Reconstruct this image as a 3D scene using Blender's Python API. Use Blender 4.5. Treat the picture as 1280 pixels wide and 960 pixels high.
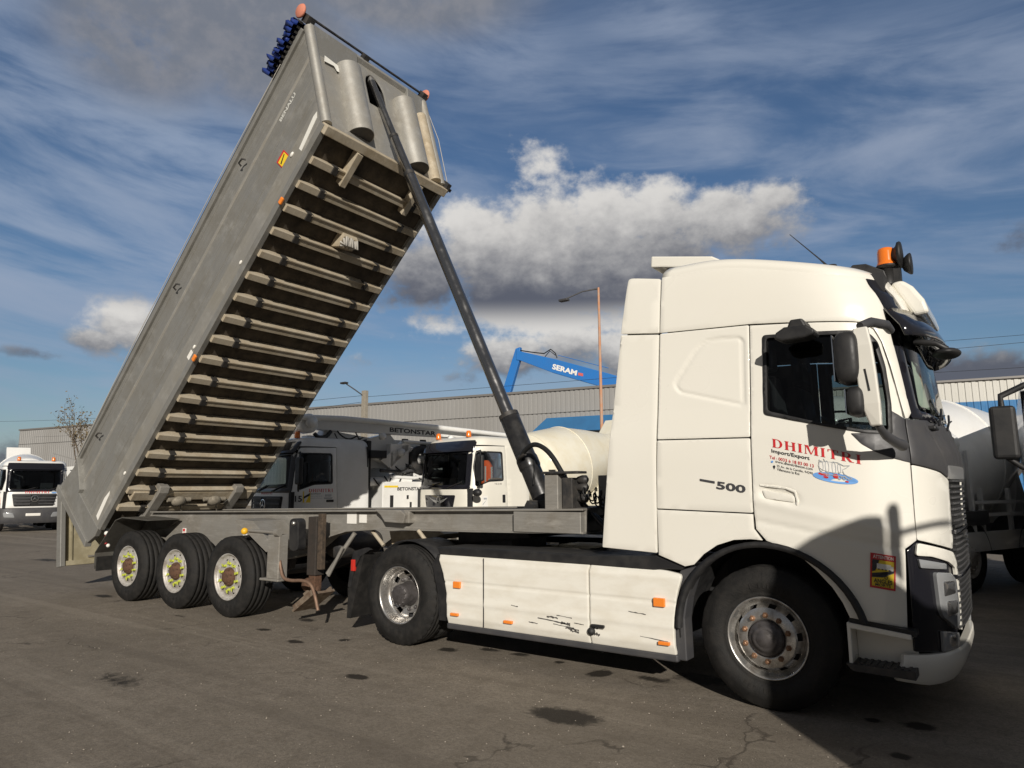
import bpy, bmesh, math, random, bisect
from math import sin, cos, pi, radians, sqrt, atan2
from mathutils import Vector, Matrix
from mathutils.geometry import delaunay_2d_cdt

scene = bpy.context.scene
COL = scene.collection
for o in list(bpy.data.objects): bpy.data.objects.remove(o)
random.seed(7)

# ------------------------------------------------------------------ camera
YAW, PITCH, ROLL, FPX = -0.6318, 0.149, -0.0076, 868.4551
cam_d = bpy.data.cameras.new('camera'); cam = bpy.data.objects.new('camera', cam_d); COL.objects.link(cam)
fw = Vector((sin(YAW)*cos(PITCH), cos(YAW)*cos(PITCH), sin(PITCH)))
rt = Vector((cos(YAW), -sin(YAW), 0)); up = rt.cross(fw)
r2 = rt*cos(ROLL)+up*sin(ROLL); u2 = -rt*sin(ROLL)+up*cos(ROLL)
Mx = Matrix((r2, u2, -fw)).transposed().to_4x4(); Mx.translation = (1.6994, -5.498, 1.6564)
cam.matrix_world = Mx
cam_d.sensor_width = 36; cam_d.lens = FPX/1280*36; cam_d.clip_end = 3000; cam_d.clip_start = .05
scene.camera = cam

# ------------------------------------------------------------------ light
SUN = Vector((.67*.934, -.74*.934, .358)).normalized()
w = bpy.data.worlds.new('World'); scene.world = w; w.use_nodes = True
nt = w.node_tree; nt.nodes.clear()
SKY_STRENGTH = .055
sun_d = bpy.data.lights.new('sun', 'SUN'); sun_d.energy = 4.1; sun_d.angle = radians(.5); sun_d.color = (1, .935, .84)
sun = bpy.data.objects.new('sun', sun_d); COL.objects.link(sun)
sun.rotation_euler = (-SUN).to_track_quat('-Z', 'Y').to_euler(); sun.location = (20, -20, 20)
scene.view_settings.view_transform = 'Standard'; scene.view_settings.look = 'None'
scene.view_settings.gamma = 1; scene.view_settings.exposure = 0.12

def build_world():
    N = nt.nodes; L = nt.links
    def n(t, **k):
        a = N.new(t)
        for q, v in k.items(): setattr(a, q, v)
        return a
    def m(op, a, b=None, c=None, clamp=False):
        x = n('ShaderNodeMath', operation=op, use_clamp=clamp)
        for i, v in enumerate((a, b, c)):
            if v is None: continue
            if isinstance(v, (int, float)): x.inputs[i].default_value = v
            else: L.new(v, x.inputs[i])
        return x.outputs[0]
    def smooth(v, a, b):
        x = n('ShaderNodeMapRange', interpolation_type='SMOOTHSTEP')
        L.new(v, x.inputs[0]); x.inputs[1].default_value = a; x.inputs[2].default_value = b
        return x.outputs[0]
    sky = n('ShaderNodeTexSky', sky_type='NISHITA'); sky.sun_disc = False
    sky.sun_elevation = math.asin(SUN.z); sky.sun_rotation = atan2(SUN.x, SUN.y)
    sky.air_density = 1.25; sky.dust_density = .35; sky.ozone_density = 3.0
    tc = n('ShaderNodeTexCoord'); sp = n('ShaderNodeSeparateXYZ'); L.new(tc.outputs['Generated'], sp.inputs[0])
    x, y, z = sp.outputs
    az = m('MULTIPLY', m('ARCTAN2', x, y), 180/pi)
    el = m('MULTIPLY', m('ARCSINE', z), 180/pi)
    def noise(ax, ay, sc, det=6, rough=.6, w_=0, dist=0):
        cb = n('ShaderNodeCombineXYZ'); L.new(ax, cb.inputs[0]); L.new(ay, cb.inputs[1]); cb.inputs[2].default_value = w_
        t = n('ShaderNodeTexNoise'); t.inputs['Scale'].default_value = sc; t.inputs['Detail'].default_value = det
        t.inputs['Roughness'].default_value = rough; t.inputs['Distortion'].default_value = dist
        L.new(cb.outputs[0], t.inputs['Vector']); return t.outputs['Fac']
    # cumulus: clumps given by azimuth, elevation and their two radii, edges broken by noise
    BL = [(-17.5,20.3,6,2.6,.85),(-27,17,9,3.6,.9),(-31,13.4,8,1.8,.8),(-34,18.5,11,4.6,.86),(-22,20.5,9,2.9,.8),(-43.5,17.5,4.5,4,1),(-38.5,19.5,4.5,4.6,1),(-33,21.0,4.6,4.6,1),(-28,21.0,4.6,4.4,1),(-23.5,21.2,3.6,3.4,1),(-18.5,21.4,3.6,2.2,.95),(-14.5,21.8,3,1.7,.85),
          (-36,15.5,7,3.6,1),(-30,17,6.5,4.4,1),(-24,18.5,6,3,.95),(-33.5,26.2,3.4,2.2,.62),(-36,10.8,5.5,2.2,.95),(-31,11.6,4.6,2.6,.95),(-27.5,11,3,2.8,.85),(-43,13.6,4,1.6,.65),(-40,9.0,3,1.2,.5),
          (-65.6,11.9,3.2,2.3,1),(-67.6,10.6,3,1.3,.85),(-71.5,9.4,3,.7,.7),(-63,9.8,3,1.2,.6),(-70,2.6,6,1.6,.75),(-54,7.6,3.4,1,.6),(-48,10.4,3,.9,.5),
          (-76,5,4,2,.6),(-3,7.4,9,2.1,.8),(2,16.5,5,3,.5),(-110,16,16,6,.9),(30,15,16,6,.9),(80,20,20,9,.8),(150,18,20,8,.7),(-160,14,20,7,.8)]
    n1 = noise(az, m('MULTIPLY', el, 1.35), .16, 9, .62, 3.1)
    n1b = noise(az, m('MULTIPLY', el, 1.35), .5, 5, .6, 9.1)
    def dens(dy):
        e2 = m('ADD', el, dy); tot = None
        for a, b, ra, rb, s in BL:
            dx = m('DIVIDE', m('SUBTRACT', az, a), ra); dz = m('DIVIDE', m('SUBTRACT', e2, b), rb)
            g = m('MULTIPLY', m('EXPONENT', m('MULTIPLY', m('ADD', m('MULTIPLY', dx, dx), m('MULTIPLY', dz, dz)), -1.0)), s)
            tot = g if tot is None else m('MAXIMUM', tot, g)
        return tot
    base = dens(0)
    d = m('ADD', m('ADD', base, m('MULTIPLY', m('SUBTRACT', n1, .5), .95)), m('MULTIPLY', m('SUBTRACT', n1b, .5), .75))
    cum = smooth(d, .30, .74)
    # light falls on the upper and sunward flanks, thick undersides stay grey
    bump_ = m('MULTIPLY', m('SUBTRACT', m('ADD', m('MULTIPLY', n1, .55), m('MULTIPLY', n1b, .45)), .5), 11.0)
    ee = m('ADD', m('ADD', el, bump_), m('MULTIPLY', m('ADD', az, 30), -.06))
    br1 = smooth(ee, 15.2, 24.5)
    br2 = m('MULTIPLY', smooth(m('ADD', el, m('MULTIPLY', bump_, .8)), 8.2, 13.5), m('SUBTRACT', 1.0, smooth(el, 12.6, 15.6)))
    lit = m('MAXIMUM', br1, br2)
    thick = m('SUBTRACT', 1.0, lit)
    # cirrus veils stretched along a tilted direction
    ax = m('ADD', m('MULTIPLY', az, .96), m('MULTIPLY', el, .28)); ay = m('SUBTRACT', m('MULTIPLY', el, 1), m('MULTIPLY', az, -.10))
    c1 = noise(m('MULTIPLY', ax, .32), m('MULTIPLY', ay, 1.3), .16, 8, .58, 1.7, .5)
    c2 = noise(m('MULTIPLY', ax, .5), ay, .06, 4, .5, 5.5)
    cir = m('MULTIPLY', smooth(c1, .40, .72), smooth(c2, .36, .60))
    # high haze patch toward the upper left
    def blob(a, b, ra, rb):
        dx = m('DIVIDE', m('SUBTRACT', az, a), ra); dz = m('DIVIDE', m('SUBTRACT', el, b), rb)
        return m('EXPONENT', m('MULTIPLY', m('ADD', m('MULTIPLY', dx, dx), m('MULTIPLY', dz, dz)), -1.0))
    hz = m('MULTIPLY', smooth(m('MAXIMUM', m('MAXIMUM', blob(-66, 32, 7, 5), blob(-58, 33.5, 9, 5.5)), blob(-46, 38, 12, 3.4)), .12, .75), smooth(n1, .15, .5))
    hz2 = m('MULTIPLY', m('MAXIMUM', blob(-72, 17, 16, 6), blob(-60, 24, 14, 5)), smooth(c1, .36, .6))
    bg_sky = n('ShaderNodeMix', data_type='RGBA', blend_type='MULTIPLY'); bg_sky.inputs[0].default_value = 1
    L.new(sky.outputs[0], bg_sky.inputs[6]); bg_sky.inputs[7].default_value = (.80, .93, 1.12, 1)
    def mix(f, a, b):
        x = n('ShaderNodeMix', data_type='RGBA')
        L.new(f, x.inputs[0])
        for i, v in ((6, a), (7, b)):
            if isinstance(v, tuple): x.inputs[i].default_value = v
            else: L.new(v, x.inputs[i])
        return x.outputs[2]
    K = 1/SKY_STRENGTH
    def col(r, g, b): return (r*K, g*K, b*K, 1)
    c = mix(m('MULTIPLY', smooth(c1, .30, .75), .42), bg_sky.outputs[2], col(.25, .31, .42))
    c = mix(m('MULTIPLY', cir, .6), c, col(.30, .35, .45))
    c = mix(m('MULTIPLY', hz2, .6), c, col(.27, .34, .46))
    c = mix(m('MULTIPLY', hz, .92, clamp=True), c, mix(smooth(n1b, .35, .7), col(.17, .185, .22), col(.22, .225, .25)))
    ccol = mix(thick, col(.66, .64, .61), col(.095, .10, .125))
    c = mix(m('MULTIPLY', cum, .95), c, ccol)
    # dark cloud cover added overhead and out of view to cut the sky fill
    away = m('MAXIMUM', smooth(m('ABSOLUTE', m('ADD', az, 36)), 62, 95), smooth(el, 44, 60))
    fill_cut_deck = m('MULTIPLY', away, m('SUBTRACT', 1.0, m('MULTIPLY', smooth(n1, .52, .7), .5)))
    c = mix(fill_cut_deck, c, mix(smooth(n1b, .35, .7), col(.078, .082, .092), col(.13, .13, .135)))
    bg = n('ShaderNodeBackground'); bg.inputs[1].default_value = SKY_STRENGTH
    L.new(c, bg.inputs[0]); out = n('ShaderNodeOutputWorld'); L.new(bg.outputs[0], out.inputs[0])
build_world()

# ------------------------------------------------------------------ materials
MATS = {}
def mat(name, col, rough=.5, metal=0, coat=0, n_scale=0, n_amt=0, col2=None, bump=0, bscale=60, spec=.5, stretch=None, emis=None, detail=6, c_lo=.42, c_hi=.66):
    if name in MATS: return MATS[name]
    m = bpy.data.materials.new(name); m.use_nodes = True; t = m.node_tree; N = t.nodes; L = t.links
    p = N['Principled BSDF']; p.inputs['Base Color'].default_value = (*col, 1); p.inputs['Roughness'].default_value = rough
    p.inputs['Metallic'].default_value = metal; p.inputs['Coat Weight'].default_value = coat; p.inputs['Specular IOR Level'].default_value = spec
    if emis: p.inputs['Emission Color'].default_value = (*emis[:3], 1); p.inputs['Emission Strength'].default_value = emis[3]
    tc = N.new('ShaderNodeTexCoord'); mp = N.new('ShaderNodeMapping'); L.new(tc.outputs['Object'], mp.inputs[0])
    if stretch: mp.inputs['Scale'].default_value = stretch
    if n_scale:
        z = N.new('ShaderNodeTexNoise'); z.inputs['Scale'].default_value = n_scale; z.inputs['Detail'].default_value = detail; z.inputs['Roughness'].default_value = .62
        L.new(mp.outputs[0], z.inputs['Vector'])
        r = N.new('ShaderNodeMapRange'); r.inputs[1].default_value = c_lo; r.inputs[2].default_value = c_hi; L.new(z.outputs['Fac'], r.inputs[0])
        x = N.new('ShaderNodeMix'); x.data_type = 'RGBA'; x.inputs[6].default_value = (*col, 1)
        c2 = col2 or tuple(c*.5 for c in col); x.inputs[7].default_value = (*c2, 1)
        mu = N.new('ShaderNodeMath'); mu.operation = 'MULTIPLY'; mu.inputs[1].default_value = n_amt; L.new(r.outputs[0], mu.inputs[0]); L.new(mu.outputs[0], x.inputs[0])
        L.new(x.outputs[2], p.inputs['Base Color'])
        rr = N.new('ShaderNodeMapRange'); rr.inputs[3].default_value = max(.02, rough-.08); rr.inputs[4].default_value = min(1, rough+.18); L.new(z.outputs['Fac'], rr.inputs[0]); rr.inputs[1].default_value = .3; rr.inputs[2].default_value = .7
        L.new(rr.outputs[0], p.inputs['Roughness'])
    if bump:
        z2 = N.new('ShaderNodeTexNoise'); z2.inputs['Scale'].default_value = bscale; z2.inputs['Detail'].default_value = 5; L.new(mp.outputs[0], z2.inputs['Vector'])
        b = N.new('ShaderNodeBump'); b.inputs['Strength'].default_value = bump; b.inputs['Distance'].default_value = .01; L.new(z2.outputs['Fac'], b.inputs['Height']); L.new(b.outputs[0], p.inputs['Normal'])
    MATS[name] = m; return m
def glassmat(name, tint, refl=.12, rough=.02):
    if name in MATS: return MATS[name]
    m = bpy.data.materials.new(name); m.use_nodes = True; N = m.node_tree.nodes; L = m.node_tree.links; N.clear()
    a = N.new('ShaderNodeBsdfTransparent'); a.inputs[0].default_value = (*tint, 1); g = N.new('ShaderNodeBsdfGlossy'); g.inputs['Roughness'].default_value = rough
    f = N.new('ShaderNodeFresnel'); f.inputs[0].default_value = 1.5; mx = N.new('ShaderNodeMixShader'); L.new(f.outputs[0], mx.inputs[0]); L.new(a.outputs[0], mx.inputs[1]); L.new(g.outputs[0], mx.inputs[2])
    o = N.new('ShaderNodeOutputMaterial'); L.new(mx.outputs[0], o.inputs[0]); MATS[name] = m; return m
def aluminium(name, base, dirt, metal=.75, rough=.42, streak=(1, 1, 1), scale=3.0, dirt_amt=.8, lo=.40, hi=.62, grain=(1, 60, 60)):
    """mill-finish aluminium: brushed grain, cloudy dirt and dried run marks"""
    m = bpy.data.materials.new(name); m.use_nodes = True; N = m.node_tree.nodes; L = m.node_tree.links; p = N['Principled BSDF']
    tc = N.new('ShaderNodeTexCoord')
    def nz(scl, s, d=6, r=.65):
        mp = N.new('ShaderNodeMapping'); mp.inputs['Scale'].default_value = scl; L.new(tc.outputs['Object'], mp.inputs[0])
        z = N.new('ShaderNodeTexNoise'); z.inputs['Scale'].default_value = s; z.inputs['Detail'].default_value = d; z.inputs['Roughness'].default_value = r
        L.new(mp.outputs[0], z.inputs[0]); return z.outputs['Fac']
    def rng(v, a, b, c=0, d=1):
        r = N.new('ShaderNodeMapRange'); L.new(v, r.inputs[0]); r.inputs[1].default_value = a; r.inputs[2].default_value = b; r.inputs[3].default_value = c; r.inputs[4].default_value = d; return r.outputs[0]
    def mx(f, a, b):
        x = N.new('ShaderNodeMix'); x.data_type = 'RGBA'; L.new(f, x.inputs[0])
        for i, v in ((6, a), (7, b)):
            if isinstance(v, tuple): x.inputs[i].default_value = (*v, 1)
            else: L.new(v, x.inputs[i])
        return x.outputs[2]
    a = nz((1, 1, 1), scale); b = nz(streak, scale*1.7, 8, .7); g = nz(grain, 2.2, 4)
    c = mx(rng(a, lo, hi, 0, dirt_amt), base, dirt)
    c = mx(rng(b, .50, .72, 0, .55), c, tuple(min(1, q*1.5) for q in base))
    c = mx(rng(g, .35, .7, 0, .28), c, tuple(q*.55 for q in dirt))
    L.new(c, p.inputs['Base Color'])
    L.new(rng(a, lo, hi, metal, metal*.45), p.inputs['Metallic']); L.new(rng(b, .3, .7, rough+.22, rough), p.inputs['Roughness'])
    bp = N.new('ShaderNodeBump'); bp.inputs['Strength'].default_value = .25; bp.inputs['Distance'].default_value = .004; L.new(b, bp.inputs['Height']); L.new(bp.outputs[0], p.inputs['Normal'])
    MATS[name] = m; return m

WHITE = mat('cream_white_paint', (.79, .765, .69), .30, 0, .6, 1.1, .10, (.68, .635, .52), .015, 9, detail=3)
SKIRTW = mat('scuffed_white_paint', (.78, .755, .68), .40, 0, .25, 3.2, .34, (.55, .49, .38), .02, 14, stretch=(1, 1, 2.5))
BLACKP = mat('black_plastic', (.013, .013, .014), .52, 0, 0, 9, .5, (.032, .030, .028), .05, 160)
DARKGREY = mat('dark_grey_plastic', (.050, .050, .054), .50, 0, 0, 6, .4, (.075, .07, .066), .03, 200)
GLOSSBLK = mat('smoked_black_acrylic', (.012, .012, .016), .12, 0, .3)
RUBBER = mat('tyre_rubber', (.013, .0125, .012), .70, 0, 0, 11, .55, (.032, .029, .026), .35, 90, spec=.3)
STEEL = mat('polished_rim_steel', (.62, .61, .59), .28, .85, 0, 12, .75, (.22, .19, .16), .06, 40)
RIMGREY = mat('silver_painted_rim', (.55, .53, .50), .42, .35, 0, 10, .85, (.22, .18, .14), .06, 40)
HUBDK = mat('dark_hub_steel', (.13, .12, .12), .5, .6, 0, 20, .7, (.05, .045, .04))
RUST = mat('rusty_iron', (.12, .062, .036), .85, .1, 0, 25, .8, (.055, .032, .02), .6, 70)
COPPER = mat('rusty_wheel_nut', (.30, .17, .10), .55, .6, 0, 40, .6, (.12, .07, .04))
NEON = mat('neon_yellow_plastic', (.50, .56, .06), .5, 0, 0, 60, .5, (.30, .30, .08))
DARKMETAL = mat('dark_painted_steel', (.035, .035, .036), .5, .3, 0, 8, .8, (.09, .08, .07), .1, 50)
CYL = mat('black_ram_paint', (.018, .018, .019), .36, .2, .2, 5, .5, (.07, .065, .06), .04, 40)
CHROME = mat('ram_chrome', (.34, .335, .33), .17, .97, 0, 5, .4, (.20, .20, .20))
HOSE = mat('rubber_hose', (.015, .015, .015), .45)
AMBER = mat('amber_lens', (.85, .24, .03), .25, 0, .3)
AMBERB = mat('amber_beacon_lens', (.80, .19, .02), .18, 0, .5)
REDL = mat('red_lens', (.5, .03, .02), .25)
CLEARL = mat('clear_lamp_lens', (.34, .35, .36), .16, .3, .6)
CHRL = mat('lamp_reflector', (.75, .75, .75), .12, .95)
GLASS = glassmat('window_glass', (.62, .66, .66)); GLASSD = glassmat('tinted_window_glass', (.40, .45, .45))
SEAT = mat('dark_seat_fabric', (.03, .03, .033), .9)
INT = mat('cab_lining', (.022, .022, .024), .8)
ALU = aluminium('body_aluminium', (.33, .325, .305), (.18, .17, .148), .55, .42, (1, 1, 1), 1.6, .75)
ALUB = aluminium('band_aluminium', (.40, .385, .35), (.22, .205, .17), .55, .42, (1, 1, 1), 1.9, .7)
ALUF = aluminium('front_wall_aluminium', (.42, .41, .38), (.24, .215, .175), .55, .40, (1, 1, 1), 2.2, .6)
ALUC = aluminium('chassis_aluminium', (.36, .345, .315), (.20, .18, .15), .5, .45, (1, 1, 3), 2.5, .8)
ALUR = aluminium('dusty_crossmember_aluminium', (.50, .44, .34), (.33, .26, .165), .22, .6, (1, 1, 1), 3.5, .75)
FLOORU = mat('dirty_body_floor', (.085, .068, .048), .9, .1, 0, 4, .8, (.03, .025, .02), .2, 40)
GATE = aluminium('tailgate_inner_aluminium', (.42, .375, .26), (.25, .215, .13), .3, .55, (1, 1, 1), 2.0, .8)
BLUETARP = mat('blue_tarpaulin', (.012, .035, .19), .5, 0, 0, 12, .5, (.006, .012, .07), .3, 30)
PINK = mat('faded_red_roller', (.62, .22, .14), .7, 0, 0, 30, .5, (.45, .2, .15))
ROPE = mat('pale_rope', (.42, .40, .36), .9)
REDP = mat('red_lettering', (.55, .025, .03), .4); BLK = mat('black_lettering', (.02, .02, .025), .4); BLUEI = mat('blue_ink', (.15, .35, .72), .4)
GREYI = mat('grey_ink', (.38, .40, .42), .4); YELP = mat('yellow_sticker', (.80, .58, .03), .4); WHT = mat('white_sticker', (.80, .78, .73), .4, 0, 0, 20, .2, (.55, .52, .46))
ORANGE = mat('orange_safety_cloth', (.85, .13, .03), .8); HIVIS = mat('reflective_tape', (.7, .7, .66), .3)
TWHITE = mat('fleet_white_paint', (.79, .785, .76), .35, 0, .4, 2, .3, (.55, .53, .48))
DRUMW = mat('drum_cream_paint', (.76, .725, .61), .42, 0, .2, 1.6, .45, (.62, .53, .34), .02, 8)
CORR = mat('grey_corrugated_cladding', (.36, .355, .345), .5, .3, 0, .25, .5, (.24, .23, .215), stretch=(1, 1, .2))
CORRW = mat('pale_corrugated_cladding', (.55, .54, .50), .5, .2, 0, .25, .4, (.42, .41, .38), stretch=(1, 1, .2))
BLUEC = mat('blue_cladding', (.035, .17, .38), .5, .1, 0, .4, .4, (.02, .085, .2))
CRBLUE = mat('crane_blue_paint', (.025, .17, .50), .4, 0, .2, .8, .3, (.02, .12, .36))
CONCRETE = mat('concrete_post', (.30, .27, .22), .9, 0, 0, 8, .4)
RUSTPOLE = mat('weathered_orange_pole', (.50, .24, .13), .7, 0, 0, 1.2, .8, (.42, .36, .30), stretch=(1, 1, 1.5))
BARK = mat('twig_bark', (.10, .075, .05), .9); LEAFB = mat('dry_leaf', (.16, .12, .06), .8)
SCUFF = mat('scuff_mark', (.08, .075, .07), .7)
WIRE = mat('black_cable', (.01, .01, .01), .6)

# ------------------------------------------------------------------ mesh helpers
class MB:
    def __init__(s): s.v = []; s.f = []; s.sm = []; s.mi = []; s.mats = []; s.mid = 0
    def use(s, m):
        if m not in s.mats: s.mats.append(m)
        s.mid = s.mats.index(m); return s
    def add(s, vs, fs, smooth=False):
        b = len(s.v); s.v += [tuple(v) for v in vs]
        for f in fs: s.f.append([b+i for i in f]); s.sm.append(smooth); s.mi.append(s.mid)
        return s
    def box(s, x0, x1, y0, y1, z0, z1, M=None):
        vs = [(x, y, z) for x in (x0, x1) for y in (y0, y1) for z in (z0, z1)]
        if M: vs = [M @ Vector(v) for v in vs]
        return s.add(vs, [(0,1,3,2),(4,6,7,5),(0,4,5,1),(2,3,7,6),(0,2,6,4),(1,5,7,3)])
    def prism(s, poly, y0, y1, axis='y', M=None):
        """poly in the two other axes, extruded from y0 to y1; concave outlines are triangulated"""
        n = len(poly); mk = {'y': lambda a, b, c: (a, c, b), 'x': lambda a, b, c: (c, a, b), 'z': lambda a, b, c: (a, b, c)}[axis]
        vs = [mk(a, b, y0) for a, b in poly]+[mk(a, b, y1) for a, b in poly]
        if M: vs = [M @ Vector(v) for v in vs]
        fs = [(i, (i+1) % n, n+(i+1) % n, n+i) for i in range(n)]
        r = delaunay_2d_cdt([Vector(p) for p in poly], [(i, (i+1) % n) for i in range(n)], [], 1, 1e-6)
        if len(r[0]) == n:
            mp = []
            for q in r[0]: mp.append(min(range(n), key=lambda i: (poly[i][0]-q[0])**2+(poly[i][1]-q[1])**2))
            for t in r[2]: fs.append(tuple(mp[i] for i in t)); fs.append(tuple(n+mp[i] for i in reversed(t)))
        else: fs += [tuple(range(n)), tuple(range(2*n-1, n-1, -1))]
        return s.add(vs, fs)
    def tube(s, path, r, n=12, cap=True, smooth=True):
        P = [Vector(p) for p in path]; rings = []; k = len(P)
        rs = r if isinstance(r, (list, tuple)) else [r]*k
        up_ = None
        for i, p in enumerate(P):
            d = (P[min(i+1, k-1)]-P[max(i-1, 0)]).normalized()
            if up_ is None: up_ = d.orthogonal().normalized()
            up_ = (up_-d*up_.dot(d)).normalized(); s2 = d.cross(up_)
            rings.append([p+(up_*cos(2*pi*j/n)+s2*sin(2*pi*j/n))*rs[i] for j in range(n)])
        vs = [q for rg in rings for q in rg]
        fs = [(i*n+j, i*n+(j+1) % n, (i+1)*n+(j+1) % n, (i+1)*n+j) for i in range(k-1) for j in range(n)]
        s.add(vs, fs, smooth)
        if cap: s.add(rings[0], [tuple(range(n))[::-1]]); s.add(rings[-1], [tuple(range(n))])
        return s
    def lathe(s, prof, c=(0, 0, 0), axis='y', seg=48, smooth=True, sgn=1, skip=None, mod=None, M=None, a0=0, a1=2*pi):
        """prof = [(radius, position along axis)]"""
        vs = []; full = abs(a1-a0-2*pi) < 1e-6; ns = seg if full else seg+1
        for k, (r, h) in enumerate(prof):
            for j in range(ns):
                a = a0+(a1-a0)*j/seg; rr = r+(mod(j, k) if mod else 0); ca, sa = rr*cos(a), rr*sin(a)
                if axis == 'y': v = (c[0]+ca, c[1]+h*sgn, c[2]+sa)
                elif axis == 'x': v = (c[0]+h*sgn, c[1]+ca, c[2]+sa)
                else: v = (c[0]+ca, c[1]+sa, c[2]+h*sgn)
                vs.append(M @ Vector(v) if M else v)
        fs = []
        for k in range(len(prof)-1):
            for j in range(seg):
                if skip and skip(j, k): continue
                j2 = (j+1) % ns if full else j+1
                f = (k*ns+j, k*ns+j2, (k+1)*ns+j2, (k+1)*ns+j); fs.append(f if (axis == 'y') == (sgn > 0) else f[::-1])
        return s.add(vs, fs, smooth)
    def sphere(s, c, r, n=12, sc=(1, 1, 1), half=False):
        prof = [(r*sin(pi*i/n)+1e-5, -r*cos(pi*i/n)) for i in range(n//2 if half else 0, n+1)]
        b = len(s.v); s.lathe(prof, (0, 0, 0), 'z', n*2)
        for i in range(b, len(s.v)):
            v = s.v[i]; s.v[i] = (c[0]+v[0]*sc[0], c[1]+v[1]*sc[1], c[2]+v[2]*sc[2])
        return s
    def build(s, name, m=None, parent=None, off=(0, 0, 0), bevel=0, M=None, seg=2, weld=False):
        me = bpy.data.meshes.new(name)
        vs = [(v[0]-off[0], v[1]-off[1], v[2]-off[2]) for v in s.v]
        if M: vs = [tuple(M @ Vector(v)) for v in vs]
        me.from_pydata(vs, [], s.f)
        mats = s.mats or [m]
        if m and s.mats and m not in mats: mats = [m]+mats
        for q in mats: me.materials.append(q)
        me.polygons.foreach_set('use_smooth', s.sm)
        if s.mats: me.polygons.foreach_set('material_index', [mats.index(s.mats[i]) for i in s.mi])
        bm = bmesh.new(); bm.from_mesh(me)
        if weld: bmesh.ops.remove_doubles(bm, verts=bm.verts, dist=1e-4)
        bmesh.ops.recalc_face_normals(bm, faces=bm.faces); bm.to_mesh(me); bm.free(); me.update()
        o = bpy.data.objects.new(name, me); COL.objects.link(o)
        if parent: o.parent = parent
        if bevel:
            b = o.modifiers.new('bevel', 'BEVEL'); b.width = bevel; b.segments = seg; b.limit_method = 'ANGLE'; b.angle_limit = radians(40); b.harden_normals = False
        return o
def tag(o, label=None, cat=None, group=None, kind=None):
    for k, v in (('label', label), ('category', cat), ('group', group), ('kind', kind)):
        if v: o[k] = v
    return o
def empty(name, loc=(0, 0, 0), rz=0, parent=None):
    o = bpy.data.objects.new(name, None); COL.objects.link(o); o.location = loc; o.rotation_euler = (0, 0, rz); o.empty_display_size = .3
    if parent: o.parent = parent
    return o
def kids(o): return [c for c in bpy.data.objects if c.parent == o]
def copy_tree(o, parent=None):
    c = o.copy(); COL.objects.link(c); c.parent = parent
    for ch in kids(o): copy_tree(ch, c)
    return c
def pip(x, y, poly):
    r = False; n = len(poly); j = n-1
    for i in range(n):
        a, b = poly[i], poly[j]
        if (a[1] > y) != (b[1] > y) and x < (b[0]-a[0])*(y-a[1])/(b[1]-a[1])+a[0]: r = not r
        j = i
    return r
def area(p): return sum(a[0]*b[1]-b[0]*a[1] for a, b in zip(p, p[1:]+p[:1]))/2
def dense(poly, step):
    out = []
    for a, b in zip(poly, poly[1:]+poly[:1]):
        l = math.hypot(b[0]-a[0], b[1]-a[1]); k = max(1, int(l/step+.5))
        out += [(a[0]+(b[0]-a[0])*i/k, a[1]+(b[1]-a[1])*i/k) for i in range(k)]
    return out
def rounded(poly, r, n=4):
    """outline with every corner rounded by radius r (or one radius per corner)"""
    out = []; k = len(poly)
    for i in range(k):
        p = Vector(poly[i]); a = Vector(poly[i-1])-p; b = Vector(poly[(i+1) % k])-p
        ri = r[i] if isinstance(r, (list, tuple)) else r
        if ri <= 0: out.append(tuple(p)); continue
        d = min(ri, a.length*.45, b.length*.45); A = p+a.normalized()*d; B = p+b.normalized()*d
        for j in range(n+1):
            t = j/n; out.append(tuple(A*(1-t)**2+p*2*t*(1-t)+B*t*t))
    return out
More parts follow.
